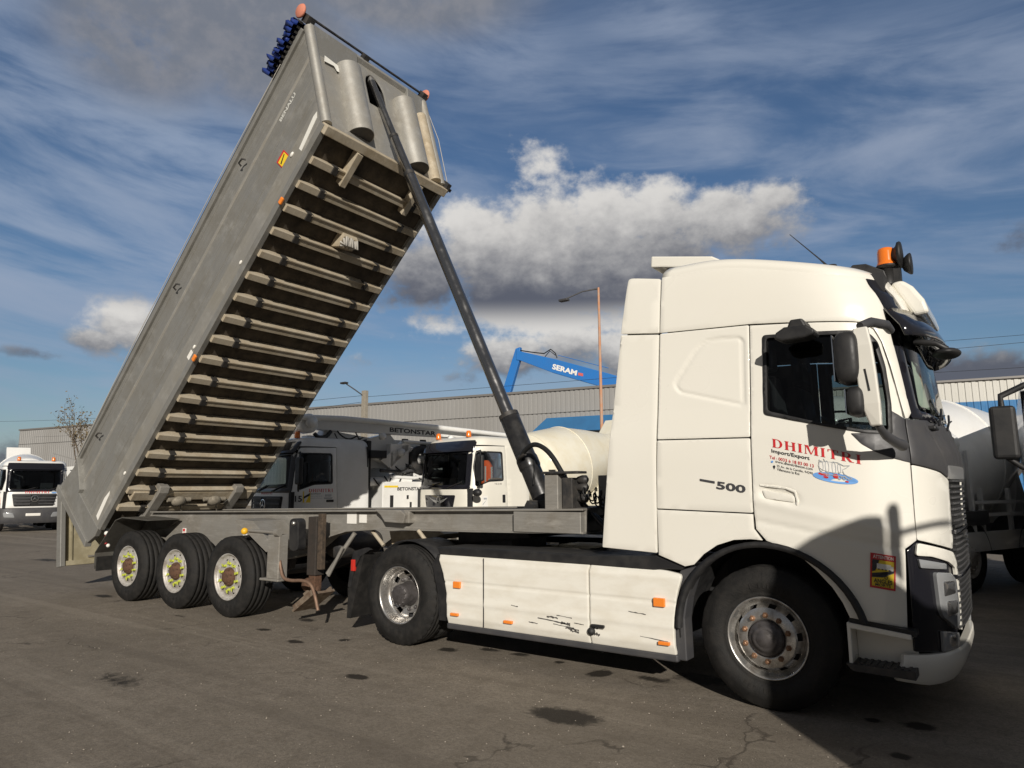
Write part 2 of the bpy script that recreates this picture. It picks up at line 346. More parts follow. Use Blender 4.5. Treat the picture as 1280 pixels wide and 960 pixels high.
def panel(mb, poly, holes, F, thick=.02, step=.07, m=None, back=None, soft=.0035):
    """sheet of the given outline laid on the surface F(u,v,offset), with real thickness and eased edges"""
    loops = [dense(poly, step)]+[dense(h, step) for h in holes]
    loops[0] = loops[0] if area(loops[0]) > 0 else loops[0][::-1]
    for i in range(1, len(loops)): loops[i] = loops[i] if area(loops[i]) < 0 else loops[i][::-1]
    pts = []; edges = []
    for lp in loops:
        b = len(pts); pts += lp; edges += [(b+i, b+(i+1) % len(lp)) for i in range(len(lp))]
    nb = len(pts); inner = []
    for lp in loops:
        n = len(lp)
        for i in range(n):
            a, b_, c = lp[i-1], lp[i], lp[(i+1) % n]
            d1 = Vector((b_[0]-a[0], b_[1]-a[1])); d2 = Vector((c[0]-b_[0], c[1]-b_[1]))
            if d1.length < 1e-7 or d2.length < 1e-7: continue
            nn = Vector((-d1.y, d1.x)).normalized()+Vector((-d2.y, d2.x)).normalized()
            if nn.length < .3: continue
            nn.normalize(); inner.append((b_[0]+nn.x*soft*1.5, b_[1]+nn.y*soft*1.5))
    us = [p[0] for p in loops[0]]; vs_ = [p[1] for p in loops[0]]
    allin = lambda x, y: pip(x, y, loops[0]) and not any(pip(x, y, h) for h in loops[1:])
    grid = []; nu = int((max(us)-min(us))/step)+1; nv = int((max(vs_)-min(vs_))/step)+1
    for i in range(1, nu):
        for j in range(1, nv):
            x, y = min(us)+i*step, min(vs_)+j*step
            if allin(x, y) and all(abs(x-q[0])+abs(y-q[1]) > step*.45 for q in pts[:nb]): grid.append((x, y))
    P = [Vector(p) for p in pts+[q for q in inner if allin(*q)]+grid]
    R = delaunay_2d_cdt(P, edges, [], 0, 1e-7)
    V, T = R[0], [t for t in R[2] if allin(sum(R[0][i][0] for i in t)/3, sum(R[0][i][1] for i in t)/3)]
    ec = {}
    for t in T:
        for a, b in zip(t, t[1:]+t[:1]): ec.setdefault((min(a, b), max(a, b)), []).append((a, b))
    be = [e[0] for e in ec.values() if len(e) == 1]; bset = {i for e in be for i in e}
    if m: mb.use(m)
    mb.add([F(v[0], v[1], -soft*.7 if i in bset else 0) for i, v in enumerate(V)], [tuple(t) for t in T], True)
    if thick:
        rim = []; fs = []
        for a, b in be:
            k = len(rim); rim += [F(*V[a], -soft*.7), F(*V[b], -soft*.7), F(*V[b], -thick), F(*V[a], -thick)]; fs.append((k+3, k+2, k+1, k))
        mb.add(rim, fs)
        if back: mb.use(back)
        mb.add([F(v[0], v[1], -thick) for v in V], [tuple(t[::-1]) for t in T], True)
        if m: mb.use(m)
    return mb
def pobj(name, poly, F, m, parent, holes=(), thick=.02, step=.07, back=None, soft=.0035, off=(0, 0, 0), M=None):
    mb = MB(); panel(mb, poly, list(holes), F, thick, step, m, back, soft); 
    me_ = mb
    vs = [(v[0]-off[0], v[1]-off[1], v[2]-off[2]) for v in mb.v]
    if M: vs = [tuple(M @ Vector(v)) for v in vs]
    me = bpy.data.meshes.new(name); me.from_pydata(vs, [], mb.f)
    for q in mb.mats: me.materials.append(q)
    me.polygons.foreach_set('use_smooth', mb.sm); me.polygons.foreach_set('material_index', mb.mi); me.update()
    o = bpy.data.objects.new(name, me); COL.objects.link(o); o.parent = parent; return o

# lettering: the built-in font turned into a mesh, then laid on a surface
def text_tris(s, bold=0, spacing=1.0):
    c = bpy.data.curves.new('lettering', 'FONT'); c.body = s; c.resolution_u = 3; c.offset = bold; c.space_character = spacing
    o = bpy.data.objects.new('lettering', c); COL.objects.link(o); dg = bpy.context.evaluated_depsgraph_get(); dg.update()
    me = o.evaluated_get(dg).to_mesh(); vs = [(v.co.x, v.co.y) for v in me.vertices]; fs = [tuple(p.vertices) for p in me.polygons]
    o.evaluated_get(dg).to_mesh_clear(); bpy.data.objects.remove(o); bpy.data.curves.remove(c)
    xs = [v[0] for v in vs]; ys = [v[1] for v in vs]; x0, x1, y0, y1 = min(xs), max(xs), min(ys), max(ys)
    return [((x-x0)/(x1-x0), (y-y0)/(y1-y0)) for x, y in vs], fs
def quadmap(q):
    """unit square -> quad given as lower-left, lower-right, upper-right, upper-left"""
    a, b, c, d = q
    return lambda u, v: tuple(a[i]*(1-u)*(1-v)+b[i]*u*(1-v)+c[i]*u*v+d[i]*(1-u)*v for i in (0, 1))
def lay(mb, tris, quad, F, off=.003, m=None):
    vs, fs = tris; Q = quadmap(quad)
    if m: mb.use(m)
    mb.add([F(*Q(u, v), off) for u, v in vs], fs); return mb
def lettering(name, s, quad, F, m, parent, bold=.01, off=.003, M=None, o_off=(0, 0, 0), spacing=1.0):
    mb = MB(); lay(mb, text_tris(s, bold, spacing), quad, F, off, m); return mb_plain(mb, name, parent, M, o_off)
def mb_plain(mb, name, parent, M=None, off=(0, 0, 0)):
    me = bpy.data.meshes.new(name); vs = [(v[0]-off[0], v[1]-off[1], v[2]-off[2]) for v in mb.v]
    if M: vs = [tuple(M @ Vector(v)) for v in vs]
    me.from_pydata(vs, [], mb.f)
    for q in mb.mats: me.materials.append(q)
    me.polygons.foreach_set('use_smooth', mb.sm); me.polygons.foreach_set('material_index', mb.mi); me.update()
    o = bpy.data.objects.new(name, me); COL.objects.link(o); o.parent = parent; return o
def serif_word(word, spacing=.16):
    """high-contrast serif capitals: thick stems, hairlines and slab serifs"""
    vs = []; fs = []; x = 0
    def quad(pts):
        b = len(vs); vs.extend(pts); fs.append(tuple(range(b, b+len(pts))))
    def stem(x0, w, y0=0, y1=1): quad([(x0, y0), (x0+w, y0), (x0+w, y1), (x0, y1)])
    def ser(x0, w, ex=.07): 
        for y in (0, .95): quad([(x0-ex, y), (x0+w+ex, y), (x0+w+ex, y+.05), (x0-ex, y+.05)])
    def bow(cx, y0, y1, rx, t, n=10):
        cy = (y0+y1)/2; ry = (y1-y0)/2
        for i in range(n):
            a, b = -pi/2+pi*i/n, -pi/2+pi*(i+1)/n
            quad([(cx+(rx-t)*cos(a), cy+(ry-.05)*sin(a)), (cx+rx*cos(a), cy+ry*sin(a)), (cx+rx*cos(b), cy+ry*sin(b)), (cx+(rx-t)*cos(b), cy+(ry-.05)*sin(b))])
    for ch in word:
        if ch == 'I': stem(x+.07, .19); ser(x+.07, .19); wd = .33
        elif ch == 'H':
            stem(x+.07, .19); ser(x+.07, .19); stem(x+.60, .19); ser(x+.60, .19); stem(x+.26, .34, .48, .54); wd = .86
        elif ch == 'D':
            stem(x+.07, .19); ser(x+.07, .19); stem(x+.26, .14, 0, .05); stem(x+.26, .14, .95, 1); bow(x+.38, 0, 1, .42, .19, 14); wd = .82
        elif ch == 'M':
            stem(x+.07, .06); ser(x+.07, .06); stem(x+.78, .19); ser(x+.78, .19)
            quad([(x+.10, 1), (x+.46, .02), (x+.53, .02), (x+.30, 1)]); quad([(x+.46, .02), (x+.53, .02), (x+.85, 1), (x+.79, 1)]); wd = 1.04
        elif ch == 'T':
            stem(x+.30, .19); stem(x+.23, .33, 0, .05); stem(x+.03, .73, .94, 1); stem(x+.03, .06, .74, .95); stem(x+.70, .06, .74, .95); wd = .80
        elif ch == 'R':
            stem(x+.07, .19); ser(x+.07, .19); stem(x+.26, .12, .95, 1); stem(x+.26, .12, .46, .51); bow(x+.36, .46, 1, .32, .18)
            quad([(x+.30, .48), (x+.50, .48), (x+.80, 0), (x+.58, 0)]); stem(x+.56, .34, 0, .05); wd = .88
        x += wd+spacing
    X = x-spacing; return [(a/X, b) for a, b in vs], fs
STAINS = [(-1.2, -0.92, 0.29, 0.16, 1.1), (-3.29, -1.06, 0.14, 0.07, 1.0), (-1.56, 0.27, 0.1, 0.13, 1.1), (-0.72, 0.59, 0.28, 0.17, 0.75), (-0.82, 0.68, 0.12, 0.1, 1.0), (-3.32, 0.2, 0.12, 0.09, 0.9), (-2.98, 0.44, 0.14, 0.07, 0.8), (-2.58, 0.45, 0.13, 0.07, 0.75), (-2.08, 0.41, 0.06, 0.06, 0.8), (-4.59, -0.1, 0.07, 0.07, 0.9), (-5.92, 0.43, 0.16, 0.11, 0.7), (-4.97, -0.46, 0.13, 0.08, 0.8), (-10.38, -0.09, 0.28, 0.12, 0.8), (0.91, -0.38, 0.06, 0.06, 1.0), (0.94, 0.3, 0.11, 0.09, 0.95), (0.65, 0.26, 0.06, 0.06, 0.8), (-1.06, 0.36, 0.23, 0.11, 0.6), (-5.85, -0.26, 0.12, 0.07, 0.8), (-7.6, -0.35, 0.18, 0.07, 0.5), (-17.87, 1.88, 0.7, 0.26, 0.6), (-4.95, -2.33, 0.53, 0.22, 0.45), (-3.78, 0.45, 0.08, 0.1, 0.8)]

# ------------------------------------------------------------------ curved cab shell: S(t, z, off)
class Shell:
    def __init__(s, ZT, x0, nn, hw):
        s.ZT, s.x0, s.nn, s.hw, s.c, s.warp = ZT, x0, nn, hw, {}, 0
    def prof(s, z):
        T = s.ZT
        if z <= T[0][0]: return T[0][1:]
        for a, b in zip(T, T[1:]):
            if z <= b[0]:
                t = (z-a[0])/(b[0]-a[0]); return (a[1]+(b[1]-a[1])*t, a[2]+(b[2]-a[2])*t)
        return T[-1][1:]
    def curve(s, z):
        k = round(z, 3)
        if k not in s.c:
            xf, ins = s.prof(z); a = xf-s.x0; b = s.hw-ins; pts = []
            for i in range(61):
                t = pi/2*i/60; pts.append((s.x0+a*sin(t)**(2/s.nn), s.hw-b*max(0, cos(t))**(2/s.nn)))
            L = [s.x0]
            for p, q in zip(pts, pts[1:]): L.append(L[-1]+math.hypot(q[0]-p[0], q[1]-p[1]))
            s.c[k] = (pts, L, ins)
        return s.c[k]
    def tc(s, z): return s.curve(z)[1][-1]
    def side(s, t, z, off=0.):
        pts, L, ins = s.curve(z); mir = t > L[-1]
        if mir: t = 2*L[-1]-t
        if t <= s.x0: x, y, nx, ny = t, ins, 0, -1
        else:
            i = min(max(bisect.bisect_left(L, t), 1), len(L)-1); p, q = pts[i-1], pts[i]; f = (t-L[i-1])/max(1e-9, L[i]-L[i-1])
            x = p[0]+(q[0]-p[0])*f; y = p[1]+(q[1]-p[1])*f
            # smooth normal from neighbouring points
            p2, q2 = pts[max(0, i-2)], pts[min(60, i+1)]; dx, dy = q2[0]-p2[0], q2[1]-p2[1]; l = math.hypot(dx, dy) or 1; nx, ny = dy/l, -dx/l
        if mir: y = 2*s.hw-y; ny = -ny
        x += nx*off; y += ny*off
        if s.warp and z > 3.0 and x > -.45:
            k = min(1, (x+.45)/1.45); z -= s.warp*k*k*(3-2*k)*min(1, (z-3.0)/.45)
        return (x, y, z)
    def far(s, t, z, off=0.):
        x, y, z = s.side(t, z, off); return (x, 2*s.hw-y, z)
    def front(s, q, z, off=0.): return s.side(s.tc(z)+q, z, off)
CS = Shell([(.2,1.15,.03),(.45,1.22,0),(1.1,1.245,0),(1.5,1.25,0),(1.88,1.27,0),(2.06,1.215,.01),(2.3,1.18,.04),(2.8,1.12,.085),(3.1,1.085,.11),(3.3,1.06,.13),(3.46,1.02,.15),(3.56,.97,.17),(3.605,.91,.215),(3.63,.82,.31),(3.645,.6,.6)], .15, 3.6, 1.25)
CS.warp = .27
G = .005   # half of a panel gap

# ------------------------------------------------------------------ wheels
def tyre_mb(R, W, rr=.292, lugs=False, dual=False):
    mb = MB()
    s = [(rr, .025), (rr+.008, .008), (rr+.03, .0), (rr+.045, .004), (rr+.05, -.002), (R-.12, -.008), (R-.085, -.006), (R-.08, -.002), (R-.045, .006), (R-.04, .012), (R-.018, .022), (R-.004, .038)]
    gr = []
    for k in range(1, 5):
        c = W*k/5; gr += [(R, c-.009), (R-.014, c-.006), (R-.014, c+.006), (R, c+.009)]
    prof = s+gr+[(r, W-h) for r, h in s[::-1]]
    if lugs: mod = lambda j, k: -.012 if (k in (10, 11, 12) or k in (len(prof)-11, len(prof)-12, len(prof)-13)) and j % 4 in (0,) else 0
    else: mod = lambda j, k: -.006 if k in (11,) and j % 3 == 0 else 0
    mb.lathe(prof, seg=144 if lugs else 96, mod=mod, smooth=True)
    if dual: mb.lathe([(r, h+W+.03) for r, h in prof], seg=96, mod=mod, smooth=True)
    # raised sidewall characters
    for a0 in ((1.1, 1.9), (4.2, 5.1)):
        k = 9
        for i in range(k):
            a = a0[0]+(a0[1]-a0[0])*i/k; da = .045
            r0, r1 = rr+.075, rr+.115
            if i % 4 == 3: continue
            mb.add([(r0*cos(a), -.0095, r0*sin(a)), (r0*cos(a+da), -.0095, r0*sin(a+da)), (r1*cos(a+da), -.0105, r1*sin(a+da)), (r1*cos(a), -.0105, r1*sin(a))], [(0, 1, 2, 3)])
    return mb
def holes(n, w_, k0, seg=80, ph=0):
    return lambda j, k: k == k0 and ((j+ph) % (seg//n)) < w_
def nuts(mb, r, y0, y1, rad, n=10, ph=0, seg=6):
    for i in range(n):
        a = 2*pi*(i+.5)/n+ph; mb.lathe([(rad*1.45, y0), (rad*1.45, y0-.006), (rad, y0-.008), (rad, y1), (rad*.6, y1-.004), (.001, y1-.004)], (r*cos(a), 0, r*sin(a)), seg=seg, smooth=False)
PARTC = {}
def make_wheel(kind, W):
    """an axle end in local coordinates, outer face at y=0, looking out along -y"""
    root = empty('wheel')
    R = .525
    if kind == 'steer':
        tyre_mb(R, W).build('tyre', RUBBER, root)
        mb = MB().use(STEEL); mb.lathe([(.288, .05), (.300, .010), (.303, .003), (.297, -.001), (.288, .006), (.281, .022), (.270, .05), (.256, .075), (.252, .078)], seg=80)
        mb.lathe([(.252, .078), (.246, .06), (.222, .012), (.205, .0), (.150, -.004), (.135, -.002), (.132, .01)], seg=80, skip=holes(10, 3, 1))
        mb.build('rim', None, root)
        MB().lathe([(.262, .10), (.10, .10)], seg=40).build('brake_drum', DARKMETAL, root)
        mb = MB(); nuts(mb, .1675, -.002, -.032, .0155); mb.build('wheel_nuts', COPPER, root)
        mb = MB(); mb.lathe([(.132, .01), (.128, -.022), (.118, -.032), (.098, -.036), (.092, -.05), (.075, -.055), (.06, -.055), (.055, -.062), (.001, -.064)], seg=40); mb.build('hub_cap', HUBDK, root)
        for i in range(5):
            pass
    elif kind == 'drive':
        tyre_mb(R, W, lugs=True, dual=True).build('tyre', RUBBER, root)
        mb = MB().use(STEEL); mb.lathe([(.288, .03), (.300, .010), (.303, .003), (.297, .0), (.288, .010), (.281, .03), (.274, .09), (.262, .118), (.252, .124)], seg=80)
        mb.lathe([(.252, .124), (.245, .155), (.205, .172), (.165, .178), (.135, .178), (.132, .165)], seg=80, skip=holes(8, 4, 1))
        mb.build('rim', None, root)
        MB().lathe([(.262, .22), (.10, .22)], seg=40).build('brake_drum', INT, root)
        mb = MB(); nuts(mb, .1675, .174, .15, .0155); mb.build('wheel_nuts', HUBDK, root)
        mb = MB(); mb.lathe([(.132, .17), (.122, .14), (.112, .05), (.108, .012), (.098, .004), (.05, .0), (.001, .0)], seg=40)
        nuts(mb, .098, .012, -.006, .009, 12); mb.build('hub_cap', HUBDK, root)
    elif kind == 'trailer':
        tyre_mb(R, W).build('tyre', RUBBER, root)
        mb = MB().use(RIMGREY); mb.lathe([(.288, .03), (.300, .010), (.303, .003), (.297, .0), (.286, .008), (.280, .028), (.268, .045), (.250, .052), (.235, .050)], seg=80)
        mb.lathe([(.235, .050), (.218, .046), (.19, .042), (.150, .040), (.118, .040)], seg=80, skip=holes(10, 2, 0))
        mb.build('rim', None, root)
        MB().lathe([(.262, .10), (.10, .10)], seg=40).build('brake_drum', INT, root)
        mb = MB().use(NEON); nuts(mb, .1675, .040, .012, .0155)
        for i in range(10):
            a = 2*pi*(i+.5)/10; b = a+(.35 if i % 2 else -.35)
            c = Vector((.1675*cos(a), .006, .1675*sin(a))); t = Vector((cos(b), 0, sin(b)))
            s = Vector((-t.z, 0, t.x))*.018; e = c+t*.046
            mb.add([c+s, c-s, e, c+s-Vector((0, .012, 0)), c-s-Vector((0, .012, 0)), e-Vector((0, .012, 0))], [(0, 1, 2), (5, 4, 3), (0, 2, 5, 3), (1, 0, 3, 4), (2, 1, 4, 5)])
        mb.use(RIMGREY).lathe([(.162, .041), (.162, .036), (.172, .036), (.172, .041)], seg=40)
        mb.build('nut_indicators', None, root)
        mb = MB(); mb.lathe([(.122, .04), (.118, .01), (.108, .0), (.090, -.004), (.080, -.030), (.055, -.036), (.001, -.038)], seg=32); nuts(mb, .096, .0, -.016, .010, 8); mb.build('hub_cap', RUST, root)
    else:   # truck in the background
        tyre_mb(R, W).build('tyre', RUBBER, root)
        mb = MB().use(RIMGREY); mb.lathe([(.292, .03), (.303, .003), (.295, .0), (.27, .05), (.252, .06)], seg=40)
        mb.lathe([(.252, .06), (.22, .012), (.15, .0), (.132, .0), (.12, -.03), (.08, -.04), (.001, -.045)], seg=40, skip=holes(10, 2, 0, 40)); nuts(mb, .1675, 0, -.03, .016); mb.build('rim', None, root)
    bpy.data.objects.remove if 0 else None
    return root
def place(root, parent, loc, flip=False, label=None):
    root.parent = parent; root.location = loc; root.rotation_euler = (0, 0, pi if flip else 0)
    if label: root['label'] = label
    return root

# ------------------------------------------------------------------ near truck: the tractor
def build_tractor():
    T = empty('tractor_unit'); tag(T, 'cream white tractor truck with red DHIMITRI lettering on its door, nearest of all the trucks', 'truck')
    S, F, FR = CS.side, CS.far, CS.front
    zl = lambda a, b, n=6: [a+(b-a)*i/n for i in range(n+1)]
    both = [(S, 1), (F, -1)]
    arch = [(-.523, 1.039), (-.44, 1.123), (-.326, 1.199), (-.189, 1.245), (-.058, 1.255), (.055, 1.237), (.19, 1.20), (.301, 1.132), (.40, 1.043), (.500, .93), (.560, .83), (.60, .73)]
    for fn, sg in both:
        near = sg > 0
        # cab side panels, divided by real shut lines
        pobj('side_deflector', rounded([(-1.355, 1.14), (-1.163, 3.03), (-.788-G, 2.985), (-.812-G, 2.05), (-.835-G, 1.115)], .01), fn, WHITE, T, thick=.03, back=DARKGREY)
        pobj('upper_deflector', rounded([(-1.164, 3.045), (-1.10, 3.575), (-.775-G, 3.505), (-.785-G, 3.0)], [.01, .04, .02, .01]), fn, WHITE, T, thick=.03, back=DARKGREY)
        EMB = rounded([(-.04, 2.872), (-.40, 2.907), (-.665, 2.53), (-.62, 2.44), (-.049, 2.275)], [.07, .16, .10, .08, .06], 5)
        def emb(t, z, off, fn=fn):
            e = [(-.04, 2.872), (-.353, 2.907), (-.457, 2.891), (-.635, 2.598), (-.664, 2.468), (-.368, 2.37), (-.049, 2.275)]; e = EMB
            d = min(abs((b[0]-a[0])*(a[1]-z)-(a[0]-t)*(b[1]-a[1]))/math.hypot(b[0]-a[0], b[1]-a[1]) for a, b in zip(e, e[1:]+e[:1]))
            dd = (max(0, 1-abs(d-.018)/.018)*.009+min(1, d/.02)*.004) if pip(t, z, e) else 0
            return fn(t, z, off-dd)
        pobj('sleeper_panel', rounded([(-.785+G, 2.99), (-.001-G, 2.955), (-.016-G, 2.036+G), (-.808+G, 2.054+G)], .012), emb, WHITE, T, thick=.02, step=.018, back=INT)
        pobj('locker_door', rounded([(-.808+G, 2.054-G), (-.016-G, 2.036-G), (-.024-G, 1.45+G), (-.83+G, 1.475+G)], .012), fn, WHITE, T, thick=.02, back=INT)
        pobj('lower_side_panel', [(-.83+G, 1.475-G), (-.026-G, 1.45-G), (-.024-G, 1.333), (.03, 1.25)]+arch[4::-1]+[(-.60, 1.02), (-.83+G, 1.10)], fn, WHITE, T, thick=.02, step=.05, back=INT)
        # the door: outline follows the wheel arch, window opening cut through, swage line pressed in
        def door_f(t, z, off, fn=fn):
            zc = 1.545-(t)*.225
            d = z-zc; k = max(0, 1-abs(d)/.055)*.012 if t > -.05 else 0
            zc2 = 1.392-t*.185; k2 = max(0, 1-abs(z-zc2)/.03)*.008
            ramp = .010*max(0, min(1, (zc-z)/.16))
            hx, hz = t-.172, z-1.588+(t-.172)*.18
            hd = .022*max(0, 1-((hx/.155)**4+(hz/.058)**4)) if abs(hx) < .155 and abs(hz) < .058 else 0
            return fn(t, z, off-ramp+k*.5-k2-hd)
        dpoly = [(-.024+G, 1.45), (-.018+G, 1.333), (.06, 1.246)]+[(a+.004, b+.004) for a, b in arch[6:]]+[(.972, .683), (1.004, 1.216), (1.085, 1.273), (1.092-G, 1.66), (1.092-G, 2.075), (1.066-G, 2.25), (1.008-G, 2.531), (.955, 2.72), (.905, 2.815), (.83, 2.865), (.768, 2.877), (-.001+G, 2.95)]
        win = [(.115, 2.84), (.731, 2.80), (.86, 2.77), (.915, 2.70), (.957, 2.512), (.975, 2.25), (.965, 2.03), (.785, 2.045), (.544, 2.10), (.106, 2.225)]
        d = pobj('door', dpoly, door_f, WHITE, T, holes=[rounded(win, .03)], thick=.035, step=.024, back=INT)
        if near: tag(d, 'front door carrying the red lettering and the blind spot sticker')
        seal = MB(); panel(seal, rounded([(a+(-.014 if a < .3 else .014), b+(.014 if b > 2.4 else -.014)) for a, b in win], .03), [rounded([(a+(.014 if a < .3 else -.014), b+(-.014 if b > 2.4 else .014)) for a, b in win], .03)], lambda t, z, o, fn=fn: fn(t, z, o+.010), .035, .05, BLACKP, soft=.003)
        mb_plain(seal, 'window_seal', d)
        pobj('window', rounded(win, .03), lambda t, z, o, fn=fn: fn(t, z, o-.012), GLASSD, d, thick=0, step=.1)
        # grab handle
        hb = MB(); panel(hb, rounded([(.05, 1.632), (.285, 1.588), (.29, 1.535), (.07, 1.565)], .02), [], lambda t, z, o, fn=fn: fn(t, z, o-.004), .012, .03, WHITE); mb_plain(hb, 'handle', d)
        hb = MB(); panel(hb, rounded([(.035, 1.675), (.23, 1.65), (.30, 1.625), (.315, 1.54), (.305, 1.512), (.295, 1.52), (.30, 1.545), (.288, 1.608), (.23, 1.635), (.035, 1.66)], .006), [], lambda t, z, o, fn=fn: fn(t, z, o+.004), .01, .03, WHITE); mb_plain(hb, 'handle_surround', d)
        # roof side and A pillar in one pressing
        rs = [(-.785+G, 2.99+2*G), (-.001, 2.955+2*G), (.768, 2.886), (.84, 2.873), (.915, 2.822), (.967, 2.72), (1.02, 2.531), (1.076, 2.25), (1.10, 2.14), (1.125, 2.14), (1.16, 2.18), (1.098, 2.545), (1.035, 2.877), (.992, 3.107), (.94, 3.33), (.915, 3.42), (.89, 3.50), (.885, 3.515), (-.77+G, 3.515)]
        pobj('roof_side_panel', rs, fn, WHITE, T, thick=.02, step=.05, back=INT)
        # dark lower window surround, corner panels
        pobj('corner_trim', rounded([(1.092+G, 2.135), (1.135, 2.13), (1.35, 2.13), (CS.tc(2.1)-.70, 2.10), (CS.tc(1.75)-.62, 1.70), (1.40, 1.755), (1.092+G, 1.81)], [.002, 0, 0, .03, .03, 0, .002]), lambda t, z, o, fn=fn: fn(t, z, o+.004), DARKGREY, T, thick=.03, step=.05)
        pobj('corner_panel', rounded([(1.092+G, 1.80), (1.40, 1.745), (CS.tc(1.6)-.62, 1.69), (CS.tc(1.4)-.60, 1.30), (1.539, 1.193), (1.30, 1.235), (1.088+G, 1.277)], .015), fn, WHITE, T, thick=.03, step=.05, back=INT)
        # triangular mirror foot panel under the window
        pobj('mirror_trim', rounded([(.70, 2.035), (.975, 2.03), (.99, 2.19), (1.083, 2.135), (1.088, 1.815), (.97, 1.845), (.86, 1.89), (.765, 1.955)], [.01, 0, 0, .004, .004, .03, .03, .02]), lambda t, z, o, fn=fn: fn(t, z, o+.006), DARKGREY, d, thick=.015, step=.05)
        pobj('header_corner', rounded([(.895, 3.51), (.90, 3.49), (.923, 3.42), (.948, 3.33), (1.0, 3.107), (1.043, 2.877), (1.25, 2.87), (1.22, 3.05), (1.14, 3.30), (1.04, 3.51)], .004), fn, GLOSSBLK, T, thick=.02, step=.05)
        # headlamp block
        base = pobj('headlamp_housing', rounded([(1.02, 1.20), (1.10, 1.262), (1.30, 1.222), (1.53, 1.18), (CS.tc(1.1)-.62, 1.13), (CS.tc(.7)-.55, .55), (1.30, .50), (1.02, .52)], .01), lambda t, z, o, fn=fn: fn(t, z, o-.02), GLOSSBLK, T, thick=.02, step=.05)
        pobj('headlamp_brow', rounded([(1.09, 1.255), (1.30, 1.215), (1.53, 1.17), (1.60, 1.10), (1.66, .85), (1.655, .60), (1.60, .62), (1.60, .86), (1.545, 1.06), (1.42, 1.11), (1.20, 1.16), (1.07, 1.17)], .02), lambda t, z, o, fn=fn: fn(t, z, o+.006), WHITE, base, thick=.02, step=.03)
        hl = pobj('headlight', rounded([(1.23, 1.05), (1.44, 1.03), (1.54, .98), (1.59, .80), (1.585, .66), (1.50, .63), (1.28, .74), (1.25, .80)], .03), lambda t, z, o, fn=fn: fn(t, z, o+.008), CLEARL, base, thick=.03, step=.04)
        for zz, t0 in ((.93, 1.30), (.79, 1.33)):
            pobj('lamp_segment', rounded([(t0, zz+.055), (t0+.19, zz+.045), (t0+.19, zz-.045), (t0, zz-.05)], .015), lambda t, z, o, fn=fn: fn(t, z, o+.014), CHRL, hl, thick=.006)
        pobj('turn_signal', rounded([(1.09, 1.145), (1.38, 1.098), (1.38, 1.06), (1.10, 1.085)], .01), lambda t, z, o, fn=fn: fn(t, z, o+.004), CLEARL, base, thick=.02)
        fl = pobj('fog_lamp', rounded([(1.26, .645), (1.55, .60), (1.56, .50), (1.26, .505)], .015), lambda t, z, o, fn=fn: fn(t, z, o+.004), CLEARL, base, thick=.02)
        pobj('lamp_segment', rounded([(1.35, .61), (1.45, .60), (1.45, .53), (1.35, .53)], .02), lambda t, z, o, fn=fn: fn(t, z, o+.010), CHRL, fl, thick=.006)
        for z0_, yi in ((2.94, .15),):
            MB().box(-1.12, -.80, *sorted((yi, yi+.04)) if near else sorted((2.5-yi, 2.46-yi)), z0_, z0_+.2).build('seam_blocking_strip', INT, T)  # dark strip added to keep sky light out of the deflector seam
        # entry steps
        yo = (lambda y: y) if near else (lambda y: 2.5-y)
        mb = MB(); ys = sorted((yo(.03), yo(.28)))
        mb.prism([(.58, .70), (.975, .655), (.975, .62), (.60, .66)], *ys)
        mb.prism([(.575, .70), (.60, .70), (.60, .42), (.575, .42)], *ys)
        yy = sorted((yo(.22), yo(.25))); mb.prism([(.60, .69), (.985, .655), (.985, .42), (.60, .42)], *yy)
        mb.build('step_box', WHITE, T, bevel=.006)
        mb = MB(); ys = sorted((yo(.0), yo(.24))); mb.prism([(.555, .425), (.985, .425), (.985, .37), (.60, .38)], *ys)
        for i in range(9): mb.box(.60+i*.042, .62+i*.042, ys[0]+.02, ys[1]-.02, .425, .432)
        mb.build('entry_step', DARKMETAL, T, bevel=.004)
        mb = MB(); ys = sorted((yo(.045), yo(.20))); mb.prism([(.59, .735), (1.0, .675), (1.0, .64), (.59, .70)], *ys); mb.build('sill_trim', BLACKP, T)
        # wheel arch
        mb = MB(); n = 26; R1, R0 = .724, .68
        def A(a, r, y): return (.02+r*cos(a), yo(y), .525+r*sin(a)*.985)
        aa = [radians(15+171*i/n) for i in range(n+1)]
        for i in range(n):
            a, b = aa[i], aa[i+1]
            if a > radians(178): continue
            mb.add([A(a, R0, -.012), A(b, R0, -.012), A(b, R1, -.012), A(a, R1, -.012), A(a, R0, .10), A(b, R0, .10), A(b, R1, .03), A(a, R1, .03)], [(0, 1, 2, 3), (0, 4, 5, 1), (3, 2, 6, 7)], True)
        mb.build('wheel_arch', BLACKP, T, weld=True)
        mb = MB()
        for i in range(n):
            a, b = aa[i], aa[i+1]
            mb.add([A(a, .70, .03), A(b, .70, .03), A(b, .70, .62), A(a, .70, .62)], [(0, 1, 2, 3)], True)
        mb.build('wheel_housing', BLACKP, T, weld=True)
        # flap behind the front wheel
        mb = MB(); ys = sorted((yo(.045), yo(.20)))
        mb.prism([(-.66, .98), (-.60, 1.0), (-.50, 1.03), (-.56, .90), (-.61, .76), (-.64, .60), (-.635, .27), (-.74, .27), (-.745, .60), (-.72, .88)], *ys); mb.build('rear_fender_flap', DARKGREY, T, bevel=.01)
        # side fairing between the axles
        y0 = .0 if near else 2.5; sy = 1 if near else -1
        def SK(u, v, off, y0=y0, sy=sy):
            c = .035*max(0, (.38-v)/.1) if v < .38 else 0
            r1 = -.010*max(0, 1-abs(v-.718)/.016); r2_ = .010*max(0, min(1, (v-.50)/.03))*max(0, min(1, (.60-v)/.1))
            ed = .04*max(0, (v-.93)/.05)
            return (u, y0-sy*(off+r1+r2_-c-ed), v)
